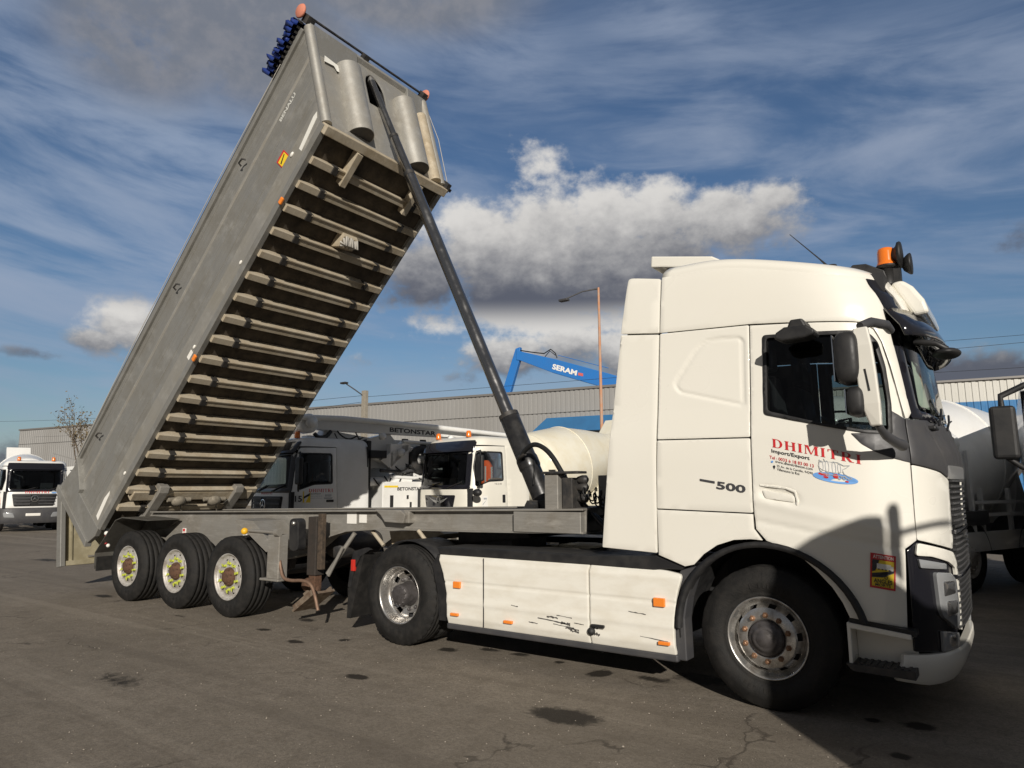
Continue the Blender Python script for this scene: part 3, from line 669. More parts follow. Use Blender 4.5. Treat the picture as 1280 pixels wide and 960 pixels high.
        for a, b, nm in ((-3.20, -1.508, 'rear_skirt'), (-1.494, -.60, 'front_skirt')):
            if nm == 'rear_skirt': poly = [(-3.30, .985), (b, .985), (b, .31), (-3.165, .31), (-3.17, .6), (-3.22, .8)]
            else: poly = rounded([(a, .985), (-.80, .975), (-.625, .95), (-.68, .80), (-.72, .55), (-.715, .31), (a, .31)], [.01, .05, .05, .1, .1, .01, .01])
            sk = pobj(nm, poly, SK, SKIRTW, T, thick=.03, step=.017, back=BLACKP)
            mb = MB()
            if nm == 'rear_skirt':
                for x, z in ((-3.02, .70),): mb.box(x-.045, x+.045, y0-sy*.028, y0-sy*.0, z-.032, z+.032)
                sm = [(-3.05, .41), (-2.38, .405)]
                l = MB(); l.box(-2.687, -2.683, y0-sy*.012, y0-sy*.0, .325, .975); l.build('seam', BLACKP, sk)
            else:
                for x, z in ((-.83, .72),): mb.box(x-.05, x+.05, y0-sy*.028, y0-sy*.0, z-.035, z+.035)
                sm = [(-.80, .40)]
            mb.build('side_reflector', AMBER, sk, bevel=.006)
            mb = MB()
            for x, z in sm: MB().box(x-.05, x+.05, y0-sy*.03, y0-sy*.0, z-.014, z+.014).build('marker_lamp', AMBER, sk, bevel=.006)
            if near:
                sc = MB(); rnd = random.Random(5 if nm == 'rear_skirt' else 9)
                segs = [(-2.05, .475, .30, .012), (-1.95, .50, .12, .02), (-1.80, .455, .10, .03), (-1.75, .42, .14, .02), (-1.88, .44, .22, .010), (-2.35, .56, .08, .010), (-1.70, .40, .09, .02), (-2.15, .43, .10, .01), (-1.84, .52, .16, .008), (-1.66, .47, .10, .008)] if nm == 'rear_skirt' else [(-1.12, .62, .16, .010), (-1.02, .43, .25, .008), (-1.46, .40, .06, .03), (-1.47, .45, .05, .02)]
                for x, z, l_, h in segs:
                    p = []; k = 7
                    for i in range(k+1): p.append((x+l_*i/k, z-l_*.07*i/k+h*rnd.uniform(.1, .6)))
                    for i in range(k, -1, -1): p.append((x+l_*i/k, z-l_*.07*i/k-h*rnd.uniform(.1, .6)))
                    for i in range(k): sc.add([SK(q[0], q[1], .003) for q in (p[i], p[i+1], p[2*k-i], p[2*k+1-i])], [(0, 1, 2, 3)])
                sc.build('scuff_marks', SCUFF, sk)
                if nm == 'front_skirt':
                    l = MB(); l.tube([(-1.47, -.02, .47), (-1.43, -.035, .475), (-1.34, -.035, .475)], .014, 8); l.sphere((-1.48, -.01, .42), .035); l.build('latch', BLACKP, sk)
        MB().box(-3.16, -.72, *sorted((yo(.05), yo(.06))), .36, .93).build('skirt_gap_blackout', BLACKP, T)  # dark plate added so the gap between the skirts stays black
        mb = MB(); ys = sorted((yo(.015), yo(.12))); mb.box(-3.18, -.70, ys[0], ys[1], .255, .315); mb.build('lower_sill', DARKGREY, T, bevel=.015)
        mb = MB(); ys = sorted((yo(.03), yo(.50)))
        mb.prism([(-3.34, 1.055), (-2.4, 1.065), (-1.5, 1.06), (-.86, 1.09), (-.60, 1.02), (-.64, .985), (-.80, .985), (-.84, .975), (-.9, .965), (-1.5, .975), (-3.30, .98)], *ys); mb.build('catwalk_cover', BLACKP, T, bevel=.012)
    # windscreen with dark surround, header, grille, bumper
    tcz = CS.tc
    pil = lambda z: (1.143+(z-2.2)*(1.034-1.143)/.676)+.010-tcz(z)
    wpoly = [(pil(z), z) for z in (2.14, 2.4, 2.65, 2.87)]+[(-.5, 2.93), (0, 2.95), (.5, 2.93)]+[(-pil(z), z) for z in (2.87, 2.65, 2.4, 2.14)]+[(.6, 2.12), (0, 2.10), (-.6, 2.12)]
    hole = [(pil(z)+.10, z) for z in (2.20, 2.4, 2.6, 2.82)]+[(-.5, 2.87), (.5, 2.87)]+[(-pil(z)-.10, z) for z in (2.82, 2.6, 2.4, 2.20)]+[(.5, 2.17), (-.5, 2.17)]
    ws = pobj('windscreen_surround', rounded(wpoly, .02), FR, GLOSSBLK, T, holes=[rounded(hole, .04)], thick=.02, step=.06)
    pobj('windscreen', rounded(hole, .04), lambda q, z, o: FR(q, z, o-.006), GLASS, T, thick=0, step=.08)
    st = MB(); panel(st, rounded([(pil(2.64)+.20, 2.60), (pil(2.64)+.33, 2.58), (pil(2.3)+.36, 2.22), (pil(2.3)+.15, 2.24)], .03), [], lambda q, z, o: FR(q, z, o-.012), 0, .05, mat('pale_green_paper', (.55, .62, .50), .6)); mb_plain(st, 'window_sticker', ws)
    hb = pobj('front_header', rounded([(1.262-tcz(2.88), 2.88), (1.232-tcz(3.05), 3.05), (1.152-tcz(3.30), 3.30), (1.048-tcz(3.51), 3.51), (-.4, 3.51), (.4, 3.51), (tcz(3.51)-1.048, 3.51), (tcz(3.30)-1.152, 3.30), (tcz(3.05)-1.232, 3.05), (tcz(2.88)-1.262, 2.88), (.5, 2.96), (-.5, 2.96)], .02), lambda q, z, o: FR(q, z, o+.006), WHITE, T, thick=.03, step=.06)
    pobj('dark_front_panel', rounded([(-.85, 2.115), (.85, 2.115), (.70, 1.74), (-.70, 1.74)], .03), lambda q, z, o: FR(q, z, o+.006), DARKGREY, T, thick=.03, step=.08)
    gr = pobj('grille', rounded([(-.66, 1.72), (.66, 1.72), (.60, .60), (-.60, .60)], .05), lambda q, z, o: FR(q, z, o-.02), BLACKP, T, thick=.03, step=.1)
    mb = MB()
    for k in range(26):
        z = .63+k*.042
        for j in range(18):
            q0 = -.6+j*.067+(.033 if k % 2 else 0)
            if q0 > .55: continue
            vs = [FR(q0+a, z+b, c) for c in (-.018, .012) for a, b in ((0, 0), (.058, 0), (.058, .016), (0, .016))]
            mb.add(vs, [(4, 5, 6, 7), (0, 1, 5, 4), (3, 7, 6, 2), (0, 4, 7, 3), (1, 2, 6, 5)])
    mb.build('grille_mesh', mat('grille_plastic', (.06, .06, .062), .35), gr)
    pobj('grille_bar', rounded([(-.66, 1.80), (.66, 1.80), (.66, 1.70), (-.66, 1.70)], .02), lambda q, z, o: FR(q, z, o+.012), mat('satin_silver', (.5, .5, .5), .3, .7), gr, thick=.02)
    for k in (1.30, .98):
        pobj('grille_bar', rounded([(-.64, k+.03), (.64, k+.03), (.64, k), (-.64, k)], .01), lambda q, z, o: FR(q, z, o+.018), GLOSSBLK, gr, thick=.04)
    bp = pobj('bumper', [(-1.235, .505), (-1.0, .50), (-.6, .50), (.6, .50), (1.0, .50), (1.235, .505), (1.26, .335), (1.0, .29), (.6, .28), (-.6, .28), (-1.0, .29), (-1.26, .335)], lambda q, z, o: FR(q, z, o+.02*(1-((z-.4)/.12)**2)), WHITE, T, thick=.05, step=.05, back=DARKMETAL)
    # roof cap
    mb = MB(); zs = [3.505, 3.53, 3.555, 3.575, 3.592, 3.607, 3.62, 3.63, 3.638, 3.645]; n = 72; rings = []
    for z in zs:
        xf, ins = CS.prof(z); tcc = CS.tc(z); k = (z-3.505)/.14; xr = -.765+.10*k**2
        rings.append([CS.side(xr+(2*(tcc-xr))*i/n, z, -.003 if z < 3.51 else 0) for i in range(n+1)])
    vs = [p for r in rings for p in r]; fs = [(i*(n+1)+j, i*(n+1)+j+1, (i+1)*(n+1)+j+1, (i+1)*(n+1)+j) for i in range(len(zs)-1) for j in range(n)]
    b = len(vs); tp = rings[-1]; vs += [(p[0]*.6+.0, 1.25+(p[1]-1.25)*.3, p[2]+.012) for p in tp]; k = (len(zs)-1)*(n+1)
    fs += [(k+j, k+j+1, b+j+1, b+j) for j in range(n)]; fs.append(tuple(range(b, b+n+1)))
    for i in range(len(zs)-1): fs.append((i*(n+1), (i+1)*(n+1), (i+1)*(n+1)+n, i*(n+1)+n))
    mb.add(vs, fs, True); rf = mb.build('roof', WHITE, T)
    mb = MB(); mb.prism([(-1.20, 3.88), (-1.19, 4.0), (-.56, 3.87), (-.45, 3.80), (-.62, 3.76), (-1.08, 3.86)], .88, 1.62); mb.build('roof_spoiler', WHITE, T, bevel=.015)
    mb = MB(); mb.prism([(-1.02, 3.4), (-1.05, 3.86), (-.60, 3.80), (-.65, 3.4)], .95, 1.55); mb.build('spoiler_support', BLACKP, T)
    # visor: smoked sun shade hung out in front of the header
    mb = MB(); n = 24; zt, zb = 3.02, 2.74; rows = []
    for z, o in ((3.03, .02), (2.97, .07), (2.88, .125), (2.79, .16), (2.785, .152), (2.87, .115), (2.96, .06), (3.02, .008)):
        rows.append([CS.side(1.0+(2*(CS.tc(3.0)-1.0))*i/n, 3.0, o) for i in range(n+1)])
        rows[-1] = [(p[0]+(.02 if o > .1 else 0), p[1], z-.04*abs(i/n-.5)*2*(0 if 0 else 1)) for i, p in enumerate(rows[-1])]
    vs = [p for r in rows for p in r]; R_ = len(rows)
    fs = [(i*(n+1)+j, i*(n+1)+j+1, ((i+1) % R_)*(n+1)+j+1, ((i+1) % R_)*(n+1)+j) for i in range(R_) for j in range(n)]
    fs += [tuple(i*(n+1) for i in range(R_)), tuple(i*(n+1)+n for i in range(R_))]
    mb.add(vs, fs, True); mb.build('sun_visor', GLOSSBLK, T)
    # front mirror arm over the windscreen corner
    mb = MB(); mb.tube([(1.12, .42, 2.72), (1.26, .36, 2.68), (1.32, .40, 2.64)], .022, 10); mb.build('front_mirror_arm', BLACKP, T)
    mb = MB(); mb.sphere((1.31, .50, 2.62), .11, 12, (.85, 1.4, .36)); mb.build('front_mirror', BLACKP, T)
    # wipers
    for yy in (.45, 1.1):
        mb = MB(); mb.tube([(1.22, yy, 2.09), (1.225, yy+.2, 2.17), (1.205, yy+.5, 2.25)], .009, 6); mb.tube([(1.225, yy+.1, 2.15), (1.205, yy+.75, 2.22)], .007, 6); mb.build('wiper', BLACKP, T)
    mb = MB(); mb.box(1.14, 1.20, .45, 2.05, 2.06, 2.09); mb.build('scuttle', BLACKP, T, bevel=.01)
    # side mirrors
    for sg in (1, -1):
        q = (lambda p: p) if sg > 0 else (lambda p: (p[0], 2.5-p[1], p[2]))
        mb = MB(); path = [(.875, -.32, 2.73), (.885, -.34, 2.60), (.895, -.345, 2.40), (.905, -.34, 2.20), (.925, -.32, 2.05)]
        # white arm cover: a flat curved blade
        W_ = [(.048, .045), (.058, .05), (.062, .05), (.060, .05), (.035, .04)]
        vs = []
        for (x, y, z), (a, b2) in zip(path, W_):
            vs += [q((x-a, y-.012, z)), (q((x+a, y-.03, z))), q((x+a, y+.03, z)), q((x-a, y+.05, z))]
        fs = [(i*4+j, i*4+(j+1) % 4, (i+1)*4+(j+1) % 4, (i+1)*4+j) for i in range(4) for j in range(4)]+[(0, 1, 2, 3), (19, 18, 17, 16)]
        arm = MB().add(vs, fs).build('mirror_arm', WHITE, T, bevel=.012, seg=3)
        mb = MB(); mb.box(-.004, .004, -.004, .004, -.1, .1)
        sl = MB(); x0, y0_, z0 = q((.90, -.362, 2.36)); sl.prism([(x0-.016, z0+.075), (x0-.004, z0+.075), (x0+.014, z0-.075), (x0+.002, z0-.075)], y0_-.006, y0_+.006); sl.build('slot', BLACKP, arm)
        mb = MB(); mb.tube([q(p) for p in ((.93, -.31, 2.06), (.96, -.20, 1.99), (1.0, -.08, 1.95), (1.03, .02, 1.93))], [.022, .03, .034, .04], 10); mb.build('lower_bracket', DARKGREY, arm)
        mb = MB(); mb.tube([q(p) for p in ((.875, -.32, 2.74), (.93, -.22, 2.78), (1.0, -.06, 2.78), (1.01, .06, 2.76))], [.03, .034, .034, .03], 10); mb.build('upper_bracket', DARKGREY, arm)
        hd = MB(); hd.sphere((0, 0, 0), 1, 14)
        vs = [q((.80+x*.085-.02, -.27+y*.13, 2.53+math.copysign(abs(z)**.55, z)*.185)) for x, y, z in [(math.copysign(abs(a)**.6, a), math.copysign(abs(b)**.5, b), c) for a, b, c in hd.v]]
        hd.v = vs; hd.build('mirror_head', BLACKP, T)
        hd = MB(); hd.sphere((0, 0, 0), 1, 14); hd.v = [q((.815+x*.06, -.27+y*.12, 2.225+math.copysign(abs(z)**.7, z)*.105)) for x, y, z in [(math.copysign(abs(a)**.6, a), math.copysign(abs(b)**.5, b), c) for a, b, c in hd.v]]
        hd.build('wide_mirror_head', BLACKP, T)
        for zc, hh, xx in ((2.53, .16, .695), (2.225, .085, .752)):
            mb = MB(); a, b_, c = q((xx, -.27, zc)); mb.box(a, a+.008, b_-.10, b_+.10, c-hh, c+hh); mb.build('mirror_glass', mat('mirror_glass', (.8, .8, .8), .03, 1), T, bevel=.002)
    # kerb-view camera pod over the near door
    mb = MB(); mb.box(.33, .47, -.13, .10, 2.80, 2.90); mb.add([], [])
    hd = MB(); hd.prism([(.26, 2.755), (.28, 2.80), (.34, 2.835), (.50, 2.83), (.555, 2.79), (.55, 2.755), (.48, 2.735), (.32, 2.73)], -.20, -.02)
    pod = hd.build('kerb_mirror', BLACKP, T, bevel=.022, seg=3)
    mb = MB(); mb.prism([(.34, 2.83), (.37, 2.90), (.46, 2.90), (.49, 2.83)], -.13, .08); mb.build('bracket', BLACKP, pod, bevel=.015)
    # beacon, horns, lamps, aerials
    mb = MB(); mb.lathe([(.075, 0), (.075, .02), (.068, .03), (.066, .04), (.064, .12), (.058, .145), (.04, .155), (.001, .157)], (.945, .72, 3.42), 'z', 32); bc = mb.build('rotating_beacon', AMBERB, T)
    mb = MB(); mb.lathe([(.05, -.14), (.05, 0), (.082, .002), (.084, .018), (.078, .022)], (.945, .72, 3.405), 'z', 24); mb.build('beacon_base', BLACKP, bc)
    mb = MB(); mb.lathe([(.001, -.07), (.045, -.07), (.05, -.03), (.075, .0), (.105, .012), (.11, .03), (.10, .04), (.001, .05)], (1.02, .72, 3.50), 'x', 28); mb.lathe([(.001, -.05), (.05, -.03), (.085, .01), (.088, .025), (.08, .03), (.001, .035)], (1.09, .75, 3.42), 'x', 28)
    mb.box(.98, 1.04, .70, .78, 3.1, 3.46); mb.build('horn', BLACKP, T)
    mb = MB(); Mr = Matrix.Translation((1.09, .80, 3.13)) @ Matrix.Rotation(radians(-16), 4, 'Y')
    mb.prism([(-.09, .17), (.0, .16), (.05, .08), (.085, -.05), (.08, -.17), (-.03, -.15)], -.12, .75, M=Mr); mb.build('roof_light_box', WHITE, T, bevel=.03, seg=3)
    mb = MB(); mb.prism([(.66, 3.42), (.70, 3.47), (.80, 3.46), (.93, 3.38), (.95, 3.30), (.80, 3.25)], .66, 1.8); mb.build('roof_bracket', BLACKP, T, bevel=.01)
    mb = MB(); mb.tube([(.53, .62, 3.47), (.46, .62, 3.56), (.24, .60, 3.82)], [.012, .006, .003], 6); mb.lathe([(.05, 0), (.04, .03), (.001, .04)], (.55, .62, 3.455), 'z', 12); mb.build('aerial', BLACKP, T)
    mb = MB(); mb.lathe([(.03, 0), (.025, .03), (.001, .04)], (.66, .75, 3.44), 'z', 12); mb.build('aerial', BLACKP, T)
    # cab interior and floor
    mb = MB(); mb.box(-.78, .60, .12, 2.38, 1.28, 1.50); mb.box(-.80, -.76, .12, 2.38, 1.15, 2.7); mb.box(-.80, -.76, .3, 2.2, 2.7, 3.4); mb.box(-.78, -.04, .14, .17, 1.3, 2.5); mb.box(-.78, -.04, 2.33, 2.36, 1.3, 2.5); mb.box(-.78, -.04, .22, .25, 2.5, 2.95); mb.box(-.78, -.04, 2.25, 2.28, 2.5, 2.95); mb.box(-.78, -.05, .15, 2.35, 1.5, 2.0); mb.box(.6, 1.05, .30, 2.20, .95, 1.95); mb.box(.85, 1.08, .3, 2.2, 1.8, 2.10); mb.build('cab_lining', INT, T, bevel=.02)
    mb = MB(); mb.box(-.76, .95, .42, 2.08, 2.95, 3.30); mb.build('overhead_shelf', INT, T)
    for yy in (.42, 1.55):
        mb = MB(); mb.box(-.02, .50, yy, yy+.5, 1.85, 2.0); mb.prism([(-.10, 1.95), (.10, 1.95), (.0, 2.62), (-.14, 2.62)], yy, yy+.5); mb.prism([(-.10, 2.65), (.02, 2.65), (.0, 2.88), (-.10, 2.88)], yy+.1, yy+.4); mb.build('seat', SEAT, T, bevel=.04, seg=3)
    mb = MB(); Ms = Matrix.Translation((.72, 1.85, 2.12)) @ Matrix.Rotation(radians(-35), 4, 'Y')
    pts = [Ms @ Vector((.0+.22*cos(a), .22*sin(a), 0)) for a in [2*pi*i/28 for i in range(29)]]; mb.tube(pts, .016, 8, cap=False); mb.tube([Ms @ Vector((0, 0, 0)), Ms @ Vector((0, 0, -.4))], .03, 8); mb.tube([Ms @ Vector((-.22, 0, 0)), Ms @ Vector((.22, 0, 0))], .014, 6); mb.tube([Ms @ Vector((0, -.22, 0)), Ms @ Vector((0, .22, 0))], .014, 6); mb.build('steering_wheel', BLACKP, T)
    # inner dark bulk so the engine bay is closed
    mb = MB(); mb.box(-.5, 1.12, .72, 1.78, .45, 1.25); mb.box(-1.0, -.8, .2, 2.3, 1.1, 2.9); mb.box(.95, 1.10, .45, 2.05, .35, 1.75); mb.build('engine_block', INT, T)
    # frame, axles, fifth wheel
    for yy in (.83, 1.60): MB().box(-4.75, .9, yy, yy+.07, .72, .99).build('chassis_rail', DARKMETAL, T, bevel=.006)
    mb = MB(); mb.lathe([(.09, -.95), (.09, .95)], (0, 1.25, .5), 'y', 16); mb.lathe([(.10, -.9), (.14, -.3), (.24, -.15), (.24, .15), (.14, .3), (.10, .9)], (-3.88, 1.25, .53), 'y', 20)
    for x in (-4.6, -2.6, -1.6): mb.box(x-.05, x+.05, .85, 1.65, .75, .95)
    mb.build('axle', DARKMETAL, T)
    mb = MB(); mb.prism([(-3.75, 1.17), (-2.75, 1.17), (-2.7, 1.12), (-3.75, 1.02)], .85, 1.65); mb.box(-3.4, -3.0, .9, 1.6, .95, 1.1); mb.build('fifth_wheel', DARKMETAL, T, bevel=.01)
    mb = MB(); mb.box(-3.0, -.9, .25, .80, .40, .96); mb.box(-3.0, -.9, 1.70, 2.25, .40, .96); mb.build('tank', DARKMETAL, T, bevel=.06, seg=4)
    mb = MB(); mb.box(-2.6, -1.35, .84, 1.66, .99, 1.03); mb.build('deck_plate', DARKMETAL, T)
    # drive-wheel mudguards
    for sg in (1, -1):
        yo = (lambda y: y) if sg > 0 else (lambda y: 2.5-y)
        mb = MB(); n = 22
        for i in range(n):
            a, b = radians(2+132*i/n), radians(2+132*(i+1)/n); P = lambda a, r, y: (-3.88+r*cos(a), yo(y), .525+r*sin(a))
            vs = [P(a, .575, .16), P(b, .575, .16), P(b, .575, .64), P(a, .575, .64), P(a, .56, .16), P(b, .56, .16), P(b, .56, .64), P(a, .56, .64)]
            mb.add(vs, [(0, 1, 2, 3), (7, 6, 5, 4), (0, 4, 5, 1), (3, 2, 6, 7)], True)
        ys = sorted((yo(.01), yo(.10))); mb.prism([(-3.30, .98), (-3.19, .60), (-3.19, .33), (-3.28, .33), (-3.30, .6), (-3.38, .88)], *ys)
        ys = sorted((yo(.04), yo(.09))); mb.prism([(-4.36, .98), (-4.44, 1.0), (-4.64, .95), (-4.68, .80), (-4.72, .55), (-4.67, .55), (-4.62, .75), (-4.52, .90)], *ys)
        mb.build('mudguard', BLACKP, T)
        mb = MB(); ys = sorted((yo(.05), yo(.62))); mb.prism([(-4.50, .93), (-4.47, .93), (-4.68, .20), (-4.74, .20), (-4.72, .55)], *ys); mb.build('mudflap', RUBBER, T, bevel=.004)
        mb = MB(); ys = sorted((yo(.02), yo(.06))); mb.box(-4.66, -4.60, ys[0], ys[1], .73, .86); mb.build('marker_lamp', REDL, T, bevel=.01)
    # wheels
    wh = make_wheel('steer', .30); place(wh, T, (.01, .035, .525), label=None); w2 = copy_tree(wh, T); w2.location = (.01, 2.465, .525); w2.rotation_euler = (0, 0, pi)
    wd = make_wheel('drive', .27); place(wd, T, (-3.88, .02, .525)); w2 = copy_tree(wd, T); w2.location = (-3.88, 2.48, .525); w2.rotation_euler = (0, 0, pi)
    # lettering on the near door
    D = [o for o in kids(T) if o.name.startswith('door')][0]
    Sd = lambda t, z, o: CS.side(t, z, o)
    MBr = MB(); lay(MBr, serif_word('DHIMITRI'), [(.15, 1.955), (.755, 1.808), (.756, 1.873), (.15, 2.02)], Sd, .004, REDP); mb_plain(MBr, 'company_name', D)
    sk = lambda x0, x1, z0, h: [(x0, z0), (x1, z0-(x1-x0)*.245), (x1, z0+h-(x1-x0)*.245), (x0, z0+h)]
    lettering('trade_line', 'Import/Export', sk(.142, .415, 1.905, .037), Sd, BLK, D, .018, .004)
    lettering('phone_line', 'Tel : 0033 6 18 83 00 13', sk(.125, .44, 1.868, .024), Sd, REDP, D, .005, .004)
    lettering('web_line', 'www.dhimitribeton.com', sk(.165, .43, 1.836, .020), Sd, BLK, D, .0, .004)
    lettering('address_line', '25 Av. de la Camille, 94290', sk(.175, .43, 1.800, .020), Sd, BLK, D, .0, .004)
    lettering('address_line', 'Villeneuve le Roi', sk(.175, .335, 1.776, .020), Sd, BLK, D, .0, .004)
    ic = MB().use(BLUEI); ic.add([Sd(.142+.009*cos(a), 1.843+.009*sin(a), .0045) for a in [2*pi*i/12 for i in range(12)]], [tuple(range(12))]); ic.use(BLK)
    ic.add([Sd(.155+.009*cos(a), 1.806+.009*sin(a), .0045) for a in [2*pi*i/12 for i in range(12)]], [tuple(range(12))]); ic.add([Sd(.147, 1.803, .0045), Sd(.155, 1.783, .0045), Sd(.163, 1.803, .0045)], [(0, 1, 2)]); mb_plain(ic, 'icons', D)
    # emblem: grey mixer sketch over a blue oval with red shapes
    em = MB().use(BLUEI); ell = lambda cx, cz, rx, rz, sl, n=24: [(cx+rx*cos(a), cz+rz*sin(a)-sl*rx*cos(a)) for a in [2*pi*i/n for i in range(n)]]
    em.add([Sd(a, b, .004) for a, b in ell(.578, 1.712, .150, .036, .18)], [tuple(range(24))])
    em.use(REDP)
    for cx, cz, rx, rz in ((.50, 1.742, .035, .010), (.517, 1.72, .018, .008), (.585, 1.725, .020, .016), (.655, 1.685, .012, .006)): em.add([Sd(a, b, .005) for a, b in ell(cx, cz, rx, rz, .2, 10)], [tuple(range(10))])
    em.use(WHT); em.add([Sd(a, b, .0052) for a, b in ell(.555, 1.79, .085, .036, .2, 20)], [tuple(range(20))])
    def line(pts, wd=.0022, m=GREYI):
        em.use(m)
        for a, b in zip(pts, pts[1:]):
            d = Vector((b[0]-a[0], b[1]-a[1])); 
            if d.length < 1e-6: continue
            n_ = Vector((-d.y, d.x)).normalized()*wd
            em.add([Sd(a[0]+n_.x, a[1]+n_.y, .006), Sd(a[0]-n_.x, a[1]-n_.y, .006), Sd(b[0]-n_.x, b[1]-n_.y, .006), Sd(b[0]+n_.x, b[1]+n_.y, .006)], [(0, 1, 2, 3)])
    for cx, rx, rz in ((.49, .014, .040), (.53, .012, .045), (.575, .012, .046), (.61, .010, .036)): p = ell(cx, 1.80-(cx-.5)*.18, rx, rz, .2, 14); line(p+[p[0]])
    line([(.475, 1.835), (.60, 1.825), (.64, 1.80), (.68, 1.80), (.66, 1.785), (.63, 1.77)]); line([(.475, 1.76), (.50, 1.745), (.56, 1.735), (.64, 1.72), (.67, 1.70)])
    for cx, cz in ((.53, 1.738), (.61, 1.715), (.64, 1.712)): p = ell(cx, cz, .011, .013, 0, 12); line(p+[p[0]])
    line([(.63, 1.77), (.64, 1.74), (.69, 1.705), (.66, 1.70)]); line([(.48, 1.85), (.485, 1.835)]); line([(.51, 1.855), (.52, 1.835)])
    mb_plain(em, 'emblem', D)
    # blind spot sticker
    B3 = [(.747, .953), (.908, .928), (.930, 1.165), (.768, 1.190)]; Q = quadmap(B3)
    a = MB(); 
    def sq(u0, v0, u1, v1, off, m): a.use(m); a.add([Sd(*Q(u, v), off) for u, v in ((u0, v0), (u1, v0), (u1, v1), (u0, v1))], [(0, 1, 2, 3)])
    def pl(pts, off, m): a.use(m); a.add([Sd(*Q(u, v), off) for u, v in pts], [tuple(range(len(pts)))])
    sq(0, 0, 1, 1, -.002, REDP); sq(.07, .06, .93, .82, -.001, YELP); pl([(.07, .42), (.55, .50), (.93, .58), (.93, .50), (.50, .34), (.07, .30)], 0, BLK); pl([(.07, .82), (.35, .82), (.20, .50), (.07, .46)], 0, BLK); sq(.25, .57, .80, .72, .0005, WHT); sq(.80, .55, .90, .68, .0005, WHT)
    for i in range(4): sq(.30+.14*i, .545, .36+.14*i, .575, .0006, BLK)
    for i in range(10):
        an, an2 = 2*pi*i/10, 2*pi*(i+1)/10; pl([(.62+.07*cos(an), .34+.05*sin(an)), (.62+.07*cos(an2), .34+.05*sin(an2)), (.62+.045*cos(an2), .34+.032*sin(an2)), (.62+.045*cos(an), .34+.032*sin(an))], .0006, BLK)
    st = mb_plain(a, 'blind_spot_sticker', D, off=(0, .0 + .012*0, 0))
    for txt, q in (('ATTENTION', (.10, .86, .90, .96)), ('ANGLES', (.14, .16, .86, .28)), ('MORTS', (.20, .07, .80, .15))):
        qq = [Q(q[0], q[1]), Q(q[2], q[1]), Q(q[2], q[3]), Q(q[0], q[3])]; lettering('sticker_words', txt, qq, Sd, WHT if txt == 'ATTENTION' else BLK, D, .02, .0015)
    lk = [o for o in kids(T) if o.name.startswith('locker_door')][0]
    # model number and bar below: chunky digits with cut corners
    dg = MB(); lay(dg, text_tris('500', .03), [(-.305, 1.640), (-.075, 1.604), (-.068, 1.664), (-.298, 1.702)], Sd, .006, mat('badge_grey', (.10, .10, .11), .35, .5)); dg.add([Sd(*p, .006) for p in ((-.438, 1.705), (-.315, 1.682), (-.315, 1.700), (-.438, 1.722))], [(0, 1, 2, 3)]); mb_plain(dg, 'number_badge', lk)
    # hoses between cab and trailer
    return T

